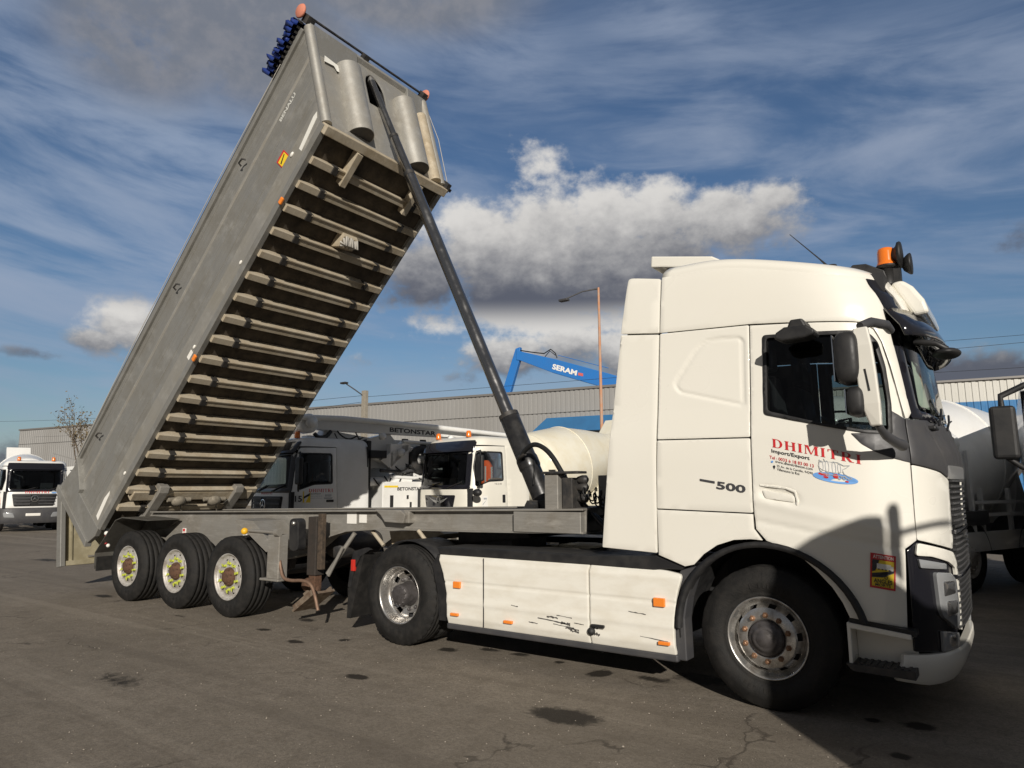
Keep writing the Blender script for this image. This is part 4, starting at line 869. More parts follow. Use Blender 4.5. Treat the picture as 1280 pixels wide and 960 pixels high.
# ------------------------------------------------------------------ tipping semi-trailer
TA, TK = .0327, (-3.1, 1.25, 0)
def build_trailer():
    T = empty('tipper_trailer', TK, TA); OFF = TK
    tag(T, 'three-axle aluminium tipping trailer, its long body raised high on a black hydraulic ram', 'trailer')
    B = lambda mb, name, m, par=None, bevel=0, **k: mb.build(name, m, par or T, OFF, bevel, **k)
    top = lambda x: 1.31+(x+10.0)*.0155
    bot = [(-1.9, 1.22), (-3.25, 1.20), (-4.72, 1.19), (-5.28, 1.15), (-5.57, 1.08), (-5.75, .97), (-5.95, .85), (-6.5, .74), (-7.0, .70), (-9.8, .70), (-10.2, .85), (-10.35, 1.05)]
    for yc in (.60, 1.90):
        mb = MB(); poly = [(-10.35, top(-10.35)), (-1.9, top(-1.9))]+bot
        mb.prism(poly, yc-.008, yc+.008); fr = B(mb, 'chassis_beam', ALUC)
        mb = MB(); mb.prism([(-9.9, top(-9.9)-.004), (-1.9, top(-1.9)-.004), (-1.9, top(-1.9)+.016), (-9.9, top(-9.9)+.016)], yc-.085, yc+.085); B(mb, 'top_flange', ALUC, fr, .004)
        fr.children
        mb = MB()
        for a, b in zip(bot, bot[1:]): mb.prism([(a[0], a[1]-.016), (b[0], b[1]-.016), (b[0], b[1]), (a[0], a[1])], yc-.08, yc+.08)
        B(mb, 'bottom_flange', ALUC, fr)
        ys = (yc-.10, yc-.01) if yc < 1 else (yc+.01, yc+.10)
        mb = MB(); mb.box(-2.72, -1.915, ys[0], ys[1], 1.205, 1.415); B(mb, 'front_reinforcement', ALUC, fr, .006)
    for c in kids(T):
        for g in kids(c): g.location = (0, 0, 0)
    for x in (-2.0, -3.3, -4.6, -6.0, -7.4, -8.8, -9.9): B(MB().box(x-.05, x+.05, .61, 1.89, top(x)-.16, top(x)-.04), 'cross_member', ALUC)
    B(MB().box(-3.9, -1.95, .62, 1.88, 1.195, 1.215), 'kingpin_plate', DARKMETAL)
    B(MB().lathe([(.045, -.12), (.045, 0)], (-3.1, 1.25, 1.2), 'z', 16), 'kingpin', DARKMETAL)
    # bracket and stickers on the near beam
    mb = MB(); mb.prism([(-4.72, 1.415), (-4.30, 1.415), (-4.22, 1.36), (-4.25, 1.26), (-4.55, 1.27), (-4.62, 1.35)], .45, .53); mb.box(-4.45, -4.2, .50, .60, 1.26, 1.40); B(mb, 'rest_bracket', ALUC, None, .01)
    for (x0, x1, z0, z1, m) in ((-5.34, -5.17, 1.23, 1.37, 'white_sticker'), (-5.12, -4.99, 1.245, 1.345, 'white_sticker')): B(MB().box(x0, x1, .586, .590, z0, z1), 'data_plate', MATS[m])
    for x in (-7.45, -9.0):
        B(MB().box(x-.05, x+.05, .588, .591, .98, 1.08), 'small_sticker', WHT); B(MB().box(x-.035, x+.02, .585, .588, 1.03, 1.07).box(x-.02, x+.04, .585, .588, .99, 1.01), 'small_sticker', REDP)
    # headboard posts, connections
    B(MB().box(-2.36, -2.20, .55, .75, 1.43, 1.80), 'front_post', ALUC, None, .008); B(MB().box(-2.36, -2.20, 1.75, 1.95, 1.43, 1.80), 'front_post', ALUC, None, .008)
    mb = MB(); mb.box(-2.38, -1.95, .52, .72, 1.80, 1.825); mb.box(-2.18, -2.06, .60, .9, 1.45, 1.76); mb.box(-2.05, -1.93, .65, 1.1, 1.22, 1.46); B(mb, 'connection_plate', DARKMETAL, None, .006)
    mb = MB(); 
    for z in (1.55, 1.66, 1.74): mb.lathe([(.03, -.1), (.045, -.05), (.045, 0), (.02, .02)], (-1.96, .72, z), 'x', 12)
    B(mb, 'coupling', DARKMETAL)
    rnd = random.Random(3)
    for k, (y, z, m) in enumerate(((.62, 1.62, WIRE), (.75, 1.56, WIRE), (.88, 1.62, WIRE))):
        mb = MB(); n = 90; P = []
        for i in range(n):
            t = i/(n-1); x = -1.95+t*.62; sag = -.10*sin(pi*t)
            P.append((x, y+.045*cos(i*.75), z+sag+.045*sin(i*.75)))
        mb.tube(P, .008, 6); B(mb, 'coiled_air_line', m)
    for pts, r in (([(-2.96, 1.03, 2.03), (-2.88, 1.0, 2.10), (-2.72, .95, 2.16), (-2.5, .9, 2.05), (-2.3, .85, 1.78), (-2.1, .82, 1.52), (-1.8, .85, 1.25), (-1.5, .9, 1.1)], .028), ([(-1.9, .7, 1.4), (-1.7, .72, 1.2), (-1.75, .8, 1.05), (-2.1, .9, 1.0)], .022), ([(-1.95, .95, 1.35), (-1.6, .9, 1.42), (-1.35, .95, 1.3)], .016), ([(-2.0, 1.1, 1.5), (-1.6, 1.0, 1.3), (-1.4, 1.0, 1.45)], .016), ([(-2.9, 1.2, 1.98), (-2.82, 1.1, 1.85), (-2.85, 1.1, 1.7)], .010)):
        # smooth the path
        P = [Vector(p) for p in pts]
        for _ in range(3): P = [P[0]]+[q for a, b in zip(P, P[1:]) for q in (a*.75+b*.25, a*.25+b*.75)]+[P[-1]]
        B(MB().tube(P, r, 10), 'hydraulic_hose', HOSE)
    # hydraulic ram
    a = Vector((-2.75, 1.25, 1.40)); b = Vector((-5.82, 1.25, 7.86)); P = lambda t: a+(b-a)*t
    ram = B(MB().tube([P(0), P(.005), P(.175), P(.176)], [.114, .120, .120, .115], 32), 'hydraulic_ram', CYL)
    def ch(mb, nm, m): o = B(mb, nm, m, ram); return o
    ch(MB().tube([P(.075), P(.078), P(.092), P(.095)], [.125, .131, .131, .125], 28), 'barrel_band', CYL); ch(MB().tube([P(.170), P(.177)], .123, 28), 'stage_collar', DARKMETAL)
    ch(MB().tube([P(.17), P(.73)], .080, 28), 'middle_stage', CHROME); ch(MB().tube([P(.72), P(.728)], .083, 28), 'stage_collar', DARKMETAL)
    ch(MB().tube([P(.73), P(.83)], .066, 28), 'upper_stage', CHROME); ch(MB().tube([P(.825), P(.832)], .069, 28), 'stage_collar', DARKMETAL)
    ch(MB().tube([P(.83), P(.99)], .056, 28), 'inner_stage', CHROME); ch(MB().tube([P(.985), P(1.0)], .055, 20), 'ram_eye', STEEL)
    mb = MB(); mb.prism([(-2.98, 1.30), (-2.5, 1.30), (-2.6, 1.52), (-2.86, 1.52)], .98, 1.07); mb.prism([(-2.98, 1.30), (-2.5, 1.30), (-2.6, 1.52), (-2.86, 1.52)], 1.43, 1.52); mb.tube([(-2.75, .85, 1.45), (-2.75, 1.65, 1.45)], .06, 16); ch(mb, 'trunnion', DARKMETAL)
    ch(MB().tube([(-3.04, 1.10, 2.0), (-2.97, 1.03, 2.02), (-2.91, 1.02, 2.05)], .028, 10), 'hose_fitting', DARKMETAL); ch(MB().box(-2.62, -2.54, 1.06, 1.10, 1.66, 1.86), 'valve_block', mat('pale_valve', (.45, .42, .35), .6), )
    # landing legs
    for yc, sy in ((.36, 1), (2.14, -1)):
        leg = B(MB().box(-5.72, -5.56, yc-.075, yc+.075, .60, 1.32), 'landing_leg', mat('grimy_leg_paint', (.045, .036, .03), .7, .2, 0, 14, .9, (.03, .026, .022), .3, 50), None, .01)
        C = lambda mb, nm, m, bv=0: B(mb, nm, m, leg, bv)
        C(MB().box(-5.52, -5.44, yc-.085, yc-.02, .68, 1.36), 'mounting_strip', mat('grimy_strip', (.09, .065, .045), .8, .2, 0, 22, .9, (.035, .028, .022), .5, 60), .006)
        C(MB().box(-5.70, -5.58, yc-.055, yc+.055, .38, .62), 'inner_tube', RUST, .008)
        mb = MB(); 
        for x, z, r in ((-5.76, .47, .10), (-5.62, .42, .07)): mb.sphere((x, yc, z), r, 8, (1, .8, .9))
        C(mb, 'pivot_boss', RUST)
        mb = MB(); Mf = Matrix.Translation((-5.64, yc, .30)) @ Matrix.Rotation(radians(-33), 4, 'Y')
        mb.box(-.24, .20, -.17, .17, -.015, .015, Mf); mb.box(-.22, .18, -.16, -.13, .0, .06, Mf); mb.box(-.22, .18, .13, .16, .0, .06, Mf); mb.box(-.04, .04, -.10, .10, .0, .12, Mf); C(mb, 'foot_plate', mat('worn_foot_steel', (.30, .24, .18), .6, .5, 0, 12, .8, (.12, .07, .045)))
        gx = sorted((yc-sy*.075, yc-sy*.20)); mb = MB(); mb.prism(rounded([(-5.93, 1.30), (-5.76, 1.30), (-5.74, .90), (-5.92, .90)], .08), *gx); C(mb, 'gearbox', BLACKP, .015)
        mb = MB(); mb.sphere((-5.84, gx[0] if sy > 0 else gx[1], 1.24), .03, 8); C(mb, 'bolt', STEEL)
        if sy > 0:
            P = [Vector(p) for p in ((-6.04, .08, 1.06), (-6.0, .06, .98), (-5.93, .05, .72), (-5.86, .04, .58), (-5.70, .03, .56), (-5.45, .02, .585), (-5.30, .02, .55), (-5.22, .02, .40), (-5.17, .02, .26))]
            for _ in range(2): P = [P[0]]+[q for a_, b_ in zip(P, P[1:]) for q in (a_*.75+b_*.25, a_*.25+b_*.75)]+[P[-1]]
            C(MB().tube(P, .020, 10), 'crank_handle', mat('brown_crank', (.25, .16, .11), .6, .4, 0, 15, .6, (.12, .07, .05)))
            C(MB().box(-6.14, -6.02, .06, .20, .98, 1.10), 'crank_catch', mat('dirty_yellow', (.65, .42, .03), .6, 0, 0, 12, .5), .02)
    for y in (.4, 2.1): B(MB().tube([(-5.46, y, .62), (-5.10, y+.1, 1.12)], .028, 10).tube([(-5.44, y, .60), (-5.2, y, .95)], .022, 8), 'leg_stay', ALUC)
    # parts seen under the neck: raised spare carrier, tank, pipes
    B(MB().prism([(-4.9, 1.13), (-4.1, 1.17), (-4.0, 1.12), (-4.3, 1.03), (-4.85, .96)], .9, 1.6), 'lower_cross_panel', ALUR)
    B(MB().tube([(-4.05, .5, 1.18), (-3.88, .5, 1.02)], .025, 8), 'stay_rod', ALUR); B(MB().tube([(-4.9, .6, 1.15), (-4.7, .6, .98)], .025, 8), 'stay_rod', ALUR)
    mb = MB(); mb.lathe([(.001, -.42), (.15, -.40), (.18, -.33), (.18, .33), (.15, .40), (.001, .42)], (-5.9, 1.25, .92), 'y', 28); B(mb, 'air_tank', DARKMETAL)
    # side post, rear edge of the step and slanted guard in front of the wheels
    B(MB().box(-6.16, -5.93, .02, .16, .56, 1.10).box(-6.30, -5.93, .02, .20, .53, .56), 'side_post', ALUC, None, .01)
    mb = MB(); mb.prism([(-6.86, 1.28), (-6.50, 1.26), (-6.02, .93), (-6.02, .91), (-6.20, .88), (-6.88, 1.26)], .03, .52); B(mb, 'front_wheel_guard', ALUC, None, .004)
    B(MB().prism([(-6.86, 1.28), (-6.50, 1.26), (-6.02, .93), (-6.02, .91), (-6.20, .88), (-6.88, 1.26)], 1.98, 2.47), 'front_wheel_guard', ALUC, None, .004)
    mb = MB(); mb.tube([(-6.55, .02, 1.14), (-6.0, .02, 1.13)], .022, 10); mb.tube([(-6.0, .02, 1.13), (-5.93, .02, 1.135)], .05, 12); B(mb, 'side_rail', ALUC)
    B(MB().sphere((-6.62, .0, 1.13), .045, 8), 'marker_lamp', mat('yellow_lamp', (.75, .42, .02), .4)); B(MB().box(-6.02, -5.93, .08, .10, .56, .6), 'post_foot', ALUC)
    # rear guards: sheet folded over the last wheel
    for ys in ((.0, .52), (1.98, 2.5)):
        mb = MB(); pr = [(-9.02, 1.215), (-9.75, 1.245), (-9.95, 1.20), (-10.52, .68), (-10.50, .43)]; t = .012
        for p, q in zip(pr, pr[1:]):
            d = Vector((q[0]-p[0], q[1]-p[1])).normalized(); nx, nz = d.y*t, -d.x*t
            mb.prism([p, q, (q[0]+nx, q[1]+nz), (p[0]+nx, p[1]+nz)], *ys)
        inner = ys[1]-.012 if ys[0] < 1 else ys[0]
        mb.prism([(-9.02, 1.21), (-9.75, 1.24), (-9.95, 1.19), (-10.5, .68), (-10.5, .45), (-10.15, .78), (-9.85, 1.02), (-9.3, 1.1)], inner, inner+.012)
        B(mb, 'rear_mudguard', mat('grimy_sheet_steel', (.14, .135, .12), .55, .5, 0, 6, .7, (.07, .06, .05)))
        B(MB().box(-10.50, -10.46, ys[0]+.02, ys[1]-.02, .40, .62), 'rear_flap', RUBBER)
    # rear underrun bar and light
    mb = MB(); mb.box(-10.75, -10.62, .12, 2.38, .46, .58); B(mb, 'rear_bumper_bar', ALUC, None, .008); B(MB().box(-10.62, -10.3, .62, .72, .5, .9).box(-10.62, -10.3, 1.78, 1.88, .5, .9), 'bumper_bracket', ALUC)
    mb = MB(); mb.tube([(-10.44, -.0+.1, 1.02), (-10.44, 2.4, 1.02)], .04, 14); mb.box(-10.55, -10.2, .5, .7, .9, 1.15); mb.box(-10.55, -10.2, 1.8, 2.0, .9, 1.15); B(mb, 'tipping_hinge', DARKMETAL)
    B(MB().tube([(-10.36, .08, .98), (-10.36, .08, .82)], .025, 8), 'red_coupling', mat('red_coupling', (.25, .02, .02), .4)); B(MB().sphere((-10.36, .08, .99), .035, 8).sphere((-10.28, .08, .80), .03, 8), 'bolt', WHT)
    # axles and suspension
    XS = (-6.99, -8.26, -9.56)
    for x in XS:
        B(MB().tube([(x, .15, .52), (x, 2.35, .52)], .065, 16), 'axle', DARKMETAL)
        for y in (.62, 1.72): B(MB().prism([(x+.55, .74), (x+.42, .74), (x+.1, .60), (x-.35, .56), (x-.35, .50), (x+.12, .47), (x+.5, .60)], y, y+.10), 'trailing_arm', DARKMETAL); B(MB().lathe([(.10, 0), (.13, .04), (.10, .08), (.13, .12), (.10, .16)], (x-.30, y+.05, .57), 'z', 20), 'air_spring', RUBBER)
    wh = make_wheel('trailer', .37); place(wh, T, (0, 0, 0)); first = True
    for x in XS:
        for y, fl in ((.03, 0), (2.47, pi)):
            w_ = wh if first else copy_tree(wh, T); first = False
            w_.location = (x-OFF[0], y-OFF[1], .525); w_.rotation_euler = (0, 0, fl)

    # ---------------- tipping body, in its own tilted frame (u along, w across, h up from its floor)
    TH = radians(46.47); MB_ = Matrix.Translation((-10.44-OFF[0], -OFF[1], 1.07)) @ Matrix.Rotation(-TH, 4, 'Y')
    L, H = 7.37, 1.42
    # outer shell: sides, floor, sloped front
    mb = MB().use(ALU)
    # near and far side walls with the lower band folded in and pressed ridges
    def side(w0, s):
        out = [(-.16, .98), (-.05, .55), (0, 0), (L, 0), (L+.88, H), (.22, H)]
        def Fs(u, h, off):
            return (u, w0-s*(off-.035), h)
        return Fs
    body = MB(); 
    for w0, s in ((.0, 1), (2.45, -1)):
        panel(body, [(-.17, .98), (-.10, .50), (0, .03), (0, 0), (L, 0), (L+.10, .16), (L+.52, .88), (L+.80, H-.04), (L+.80, H), (.22, H), (.10, 1.35)], [], side(w0, s), .045, .12, ALU, back=ALUF)
    body.use(FLOORU); body.box(0, L, .06, 2.39, .004, .05)
    bodyo = mb_plain(body, 'tipper_body', T); bodyo.matrix_local = MB_
    def BB(mb, name, m=None, bevel=0, lab=None):
        o = mb.build(name, m, bodyo, bevel=bevel)
        if lab: o['label'] = lab
        return o
    for w0, w1 in ((-.012, .07), (2.38, 2.462)):
        BB(MB().box(0, L+.01, w0, w1, -.045, .06), 'bottom_rail', ALU, .006)
        BB(MB().box(.18, L+.80, w0+.0, w1, H-.015, H+.10), 'top_rail', ALU, .012)
        mb = MB(); mb.tube([(L+.02, (w0+w1)/2+.03*(1 if w0 < 1 else -1), .02), (L+.86, (w0+w1)/2+.03*(1 if w0 < 1 else -1), H-.02)], .075, 20); BB(mb, 'corner_tube', ALUF)
    for w0, s in ((.035, -1), (2.415, 1)):
        def strip(nm, h0, h1, t, m, u0=lambda h: -.12, u1=lambda h: L+h*.62-.01, ch=.006):
            mb = MB(); z = w0+s*t
            P_ = [(u0(h0), w0, h0), (u1(h0), w0, h0), (u1(h1), w0, h1), (u0(h1), w0, h1), (u0(h0), z, h0+ch), (u1(h0), z, h0+ch), (u1(h1), z, h1-ch), (u0(h1), z, h1-ch)]
            mb.add(P_, [(4, 5, 6, 7), (0, 1, 5, 4), (3, 7, 6, 2), (0, 4, 7, 3), (1, 2, 6, 5), (0, 3, 2, 1)]); BB(mb, nm, m)
        strip('lower_band', .0, .345, .038, ALUB, lambda h: -.0-h*.3, ch=.022)
        strip('side_ridge', 1.0, 1.055, .016, ALUF, lambda h: .08, ch=.016); strip('side_ridge', 1.30, 1.335, .012, ALU, lambda h: .2, ch=.008)
        strip('side_seam', .50, .515, .007, ALU, ch=.005); strip('side_seam', .74, .752, .006, ALU, ch=.005)
    # slanted rear frame plates
    for w0, w1 in ((-.02, .06), (2.39, 2.47)):
        mb = MB(); mb.prism([(-.60, 1.50), (-.44, 1.52), (.02, 1.42), (.22, 1.42), (-.10, .92), (-.02, .12), (0, 0), (-.16, -.02), (-.42, .08)], w0, w1); BB(mb, 'rear_frame_plate', ALU, .01)
        mb = MB(); mb.prism([(-.62, 1.54), (-.50, 1.56), (-.36, .10), (-.46, .04)], w0-.03 if w0 < 1 else w0, w1 if w0 < 1 else w1+.03)
        mb.prism([(.18, 1.44), (.26, 1.44), (-.02, .92), (-.10, .92)], w0-.02 if w0 < 1 else w0, w1 if w0 < 1 else w1+.02); BB(mb, 'rear_post', ALU, .01)
    # front wall: lower sloped sheet between tubes and the overhanging head panel
    fw_ = MB().use(ALUF); sl = .88/H
    hx = lambda h: L+h*.60
    def Ff(w_, h, off): return (hx(h)+off, w_, h)
    arch_ = [(1.25+.19*cos(a), .93+.20*sin(a)) for a in [radians(-10+200*i/14) for i in range(15)]]
    arch_ = [(1.25+.19*cos(a), 1.10+.22*sin(a)) for a in [radians(0+180*i/14) for i in range(15)]]
    panel(fw_, [(.05, 0), (2.40, 0), (2.40, 1.40), (.05, 1.40)], [[(1.06, .80)]+arch_[::-1]+[(1.44, .80)]], Ff, .02, .08, ALUF)
    BB(fw_, 'front_wall')
    for w0, w1 in ((.03, .90), (1.98, 2.42)): BB(MB().prism([(hx(1.08), 1.08), (L+.93, H-.02), (L+.93, H+.05), (L+.80, H+.05), (hx(1.2)-.02, 1.2)], w0, w1), 'head_panel', ALU, .008)
    BB(MB().prism([(hx(1.38)-.06, H-.03), (L+.91, H-.02), (L+.93, H+.05), (L+.75, H+.05)], .9, 1.98), 'head_rail', ALUF, .008)
    mb = MB(); mb.box(hx(.8)-.22, hx(.8)-.20, 1.02, 1.48, .70, 1.45); RW = [(hx(.78)-.22, .78), (hx(.78)-.025, .78), (hx(1.37)-.025, 1.37), (hx(1.37)-.40, 1.37)]; mb.prism(RW, 1.02, 1.04); mb.prism(RW, 1.46, 1.48); mb.prism([(hx(1.34)-.4, 1.35), (hx(1.34)-.03, 1.35), (hx(1.34)-.03, 1.37), (hx(1.34)-.4, 1.37)], 1.03, 1.47); BB(mb, 'ram_recess', INT)
    for w_, r, h0, h1 in ((.68, .195, .10, 1.10), (1.83, .195, .06, 1.12), (2.24, .10, .02, 1.10)):
        a_ = Vector((hx(h0)+.02, w_, h0)); b_ = Vector((hx(h1)+.02, w_, h1)); mb = MB(); mb.tube([a_, b_], r, 32); BB(mb, 'front_tube', ALUF if w_ < 2 else ALUR)
    for w_, r, h0 in ((.68, .185, .10), (1.83, .185, .06)): 
        mb = MB(); d = Vector((.514, 0, .857)); a_ = Vector((hx(h0)+.02, w_, h0))-d*.004; mb.tube([a_, a_+d*.003], r, 28); BB(mb, 'tube_end', DARKMETAL)
    # front bottom rail, worn white paint marks
    BB(MB().box(L-.10, L+.03, .0, 2.45, -.12, .03), 'front_rail', ALUR, .01)
    wm = MB(); wm.prism([(6.90, .115), (7.38, .17), (7.44, .235), (7.36, .25), (6.90, .185)], -.007, -.002)
    w2 = MB(); w2.prism([(.0+.05, .13), (.55, .19), (.60, .225), (.42, .26), (.06, .22)], -.007, -.002); BB(w2, 'white_paint_patch', WHT)
    o = BB(wm, 'white_paint_patch', mat('white_paint_patch', (.74, .73, .68), .5, 0, 0, 20, .3, (.55, .54, .5)))
    def Fside(u, h, off): return (u, -.012-off, h)
    lettering('body_lettering', 'BENALU', [(6.98, .90), (7.42, .90), (7.42, .965), (6.98, .965)], lambda u, h, off: (u, -.0-off, h), mat('faded_white_lettering', (.62, .62, .58), .5, 0, 0, 60, .8, (.3, .3, .28)), bodyo, .04, -.032)
    # orange blind spot sticker on the body side, lamps
    s_ = MB(); s_.use(REDP).box(6.52, 6.72, .024, .034, .35+.005, .53); s_.use(YELP).box(6.535, 6.705, .020, .026, .365, .49); s_.use(BLK).add([(6.55, .018, .40), (6.69, .018, .45), (6.69, .018, .47), (6.55, .018, .43)], [(0, 1, 2, 3)]); BB(s_, 'side_sticker')
    for u, h in ((6.77, .26),): BB(MB().sphere((u, -.008, h), .035, 8, (1.2, .5, .7)), 'side_lamp', WHT)
    for u in (6.2, 3.5): BB(MB().box(u-.05, u+.05, -.035, .0, -.075, -.01), 'side_lamp', AMBER, .012)
    for u in (5.1, 1.1, 3.6): BB(MB().sphere((u, -.01, .10), .028, 8, (1.3, .5, .8)), 'side_lamp', WHT)
    BB(MB().box(3.38, 3.52, -.008, -.002, .05, .14), 'small_sticker', WHT)
    for u in (6.1, 3.9, .9): BB(MB().tube([(u, -.02, H-.25), (u+.02, -.06, H-.22), (u+.10, -.06, H-.24), (u+.12, -.02, H-.27)], .014, 8), 'rope_hook', DARKMETAL)
    # tie line along the top rail
    BB(MB().tube([(.1, -.03, H+.02), (2.5, -.05, H+.06), (5.5, -.05, H+.07), (7.6, -.03, H+.05)], .006, 6), 'tarp_line', ROPE)
    # cross members under the floor
    n = 18; us = [.52+i*(L-.52-.48)/(n-1) for i in range(n)]
    proto = None
    for i, u in enumerate(us):
        if i == 0:
            mb = MB(); sec = [(-.055, 0), (-.060, 0), (-.056, -.115), (-.050, -.122), (.050, -.122), (.056, -.115), (.060, 0), (.055, 0)]
            def rail(w0, w1, d=0, tp=1): mb.prism([(a, b*tp+(.0 if b > -.01 else d)) for a, b in sec], w0, w1)
            rail(.46, 1.98); mb.box(.040, .060, .46, 1.98, -.136, -.10)
            x = MB(); cross = mb
            # tapered ends, a little shallower, and lip along the upper edge
            for s0, s1 in ((.06, .44), (2.39, 2.00)):
                vs = [(a*.92, s0, b*.80) for a, b in sec]+[(a*.92, s1, b*.93) for a, b in sec]; k = len(sec)
                fs = [(j, (j+1) % k, k+(j+1) % k, k+j) for j in range(k)]+[tuple(range(k)), tuple(range(2*k-1, k-1, -1))]
                mb.add(vs, fs)
            proto = BB(mb, 'floor_crossbeam', ALUR, .002); o = proto
            pads = []
            for w_ in (.40, 1.96):
                pads.append(BB(MB().box(-.052, .066, w_-.01, w_+.09, -.131, -.03), 'beam_pad', mat('black_rubber_pad', (.02, .018, .016), .8, 0, 0, 10, .4, (.05, .042, .034)), .006))
        else:
            o = proto.copy(); COL.objects.link(o)
        o.location = (u, 0, 0)
        for j in range(2):
            pd = pads[j] if i == 0 else pads[j].copy()
            if i: COL.objects.link(pd)
            pd.location = (u, 0, 0)
    # front gussets and the bracket behind the ram, rope bundle
    for w_ in (.62, 1.86): BB(MB().box(L-.62, L-.10, w_-.02, w_+.02, -.17, -.02).box(L-.62, L-.10, w_-.05, w_+.05, -.185, -.165), 'front_gusset', ALUR, .005)
    mb = MB(); mb.prism([(5.82, -.02), (6.16, -.02), (6.10, -.19), (5.92, -.19)], 1.08, 1.36); BB(mb, 'centre_bracket', ALUR, .006)
    mb = MB(); rn = random.Random(2)
    for i in range(9): mb.tube([(5.98+rn.uniform(-.03, .03), 1.05+i*.03, -.22), (6.02, 1.06+i*.032, -.29-rn.uniform(0, .03)), (6.10+rn.uniform(-.03, .03), 1.07+i*.03, -.22)], .018, 6)
    BB(mb, 'rope_bundle', ROPE)
    # rear hinge arms and valve clusters
    for w_ in (.50, 1.88):
        mb = MB(); mb.prism([(-.05, -.06), (.05, .0), (1.02, -.03), (1.05, -.16), (.95, -.20), (.20, -.16), (.02, -.12)], w_, w_+.16); BB(mb, 'hinge_arm', ALUC, .01)
    mb = MB(); mb.box(.72, .90, .15, 2.3, -.13, -.01); BB(mb, 'rear_cross_tube', ALUR, .01)
    for w_ in (.9, 1.55):
        mb = MB(); mb.sphere((.78, w_, -.22), .10, 8, (1, 1.2, .7)); mb.tube([(.78, w_-.18, -.18), (.80, w_+.2, -.2)], .04, 10); mb.tube([(.8, w_, -.2), (.55, w_+.15, -.25), (.3, w_+.1, -.1)], .012, 6); BB(mb, 'valve_cluster', mat('dusty_valve', (.26, .23, .18), .7, .2, 0, 20, .7))
    # tarpaulin roll, rollers and rods at the high end
    tp = MB().use(BLUETARP); rn = random.Random(11); U0 = L+.02; nf = 13
    for i in range(nf):
        u = U0+i*.066; hh = rn.uniform(.30, .42); nj = 16; rows = []
        for j in range(nj+1):
            w_ = -.10+2.65*j/nj+(rn.uniform(-.05, .03) if j in (0,) else rn.uniform(-.01, .01)); wav = .05*sin(j*1.7+i*2.1)+rn.uniform(-.03, .03)
            e = .7 if j in (0, nj) else 1
            prof_ = [(u-.006, .06), (u-.022+rn.uniform(-.015, .015), .14), (u-.035+rn.uniform(-.02, .02), .24), (u-.02+rn.uniform(-.02, .02), hh*e+wav), (u+.015, (hh+.03)*e+wav), (u+.035+rn.uniform(-.015, .02), hh*e-.04+wav), (u+.028+rn.uniform(-.015, .015), .22), (u+.034, .13), (u+.045, .06)]
            rows.append([(a_, w_, H+c) for a_, c in prof_])
        n_ = len(rows[0]); tp.add([p for r in rows for p in r], [(j*n_+k, j*n_+k+1, (j+1)*n_+k+1, (j+1)*n_+k) for j in range(nj) for k in range(n_-1)]+[tuple(range(n_)), tuple(range(nj*n_+n_-1, nj*n_-1, -1))], True)
    BB(tp, 'folded_tarpaulin', None, 0, 'bunched blue tarpaulin folded at the raised end')
    mb = MB()
    for i in range(12): mb.box(U0+i*.075, U0+i*.075+.03, -.06, -.01, H+.05, H+.13)
    BB(mb, 'tarp_slider', DARKMETAL)
    for w_ in (-.06, 2.51):
        mb = MB(); mb.lathe([(.001, -.02), (.09, -.02), (.105, 0), (.09, .02), (.001, .02)], (L+.98, w_, H+.16), 'y', 24); BB(mb, 'end_roller', PINK)
    BB(MB().tube([(L+.98, -.02, H+.12), (L+.98, 2.47, H+.12)], .018, 8), 'tarp_rod', DARKMETAL)
    BB(MB().box(L+.90, L+1.0, 1.18-.12, 1.18-.02, H+.02, H+.12).box(L+.90, L+1.02, 2.36, 2.46, H+.02, H+.14), 'rod_bracket', DARKMETAL)
    BB(MB().box(L+.88, L+1.0, -.02, .10, H-.02, H+.12), 'rod_bracket', DARKMETAL)
    BB(MB().tube([(L+.90, 2.50, H+.10), (L+.55, 2.52, .75), (L+.10, 2.50, .03)], .006, 6), 'tie_cord', ROPE)
    BB(MB().box(L-.02, L+.12, 2.42, 2.50, -.08, .06).box(L+.0, L+.05, 2.48, 2.60, -.03, .0), 'corner_fitting', DARKMETAL)
    # worn white flakes on the front
    fl = MB(); fl.add([(hx(h)+.035+dx, w_, h) for w_, h, dx in ((.25, 1.08, 0), (.50, 1.05, 0), (.52, .96, 0), (.44, .94, 0), (.40, 1.0, 0), (.22, .98, 0))], [(0, 1, 2, 3, 4, 5)]); BB(fl, 'paint_flake', MATS['white_paint_patch'])
    # tailgate swung open and hanging
    G_ = MB().use(GATE); Mg = Matrix.Translation((-11.95-OFF[0], -OFF[1], 1.66)) @ Matrix.Rotation(radians(-9), 4, 'Y')
    G_.box(0, .035, .02, 2.43, -1.27, 0)
    gate = G_.build('tailgate', None, T); gate.matrix_local = Mg
    for w0 in (-.02, 2.39): MB().box(-.03, .12, w0, w0+.08, -1.29, .02).build('gate_frame', ALU, gate, bevel=.008)
    mb = MB().box(.035, .10, .06, 2.39, -1.28, -1.20).box(.035, .08, .06, 2.39, -.04, .02); mb.build('gate_edge', GATE, gate, bevel=.006)
    mb = MB().box(.035, .06, .16, .20, -1.2, -.05); mb.build('gate_rib', GATE, gate, bevel=.004)
    MB().box(.05, .065, .45, 1.2, -1.16, -1.13).box(.035, .10, .85, 1.05, -1.26, -1.18).build('gate_latch', ALUC, gate)
    mb = MB().box(-.09, .10, 1.1, 1.4, -1.40, -1.25); mb.build('gate_lug', ALUC, gate, bevel=.01)
    for w_ in (.0, 2.45): MB().tube([(.02, w_-.03, .01), (.02, w_+.03, .01)], .05, 12).build('gate_hinge', DARKMETAL, gate)
    return T

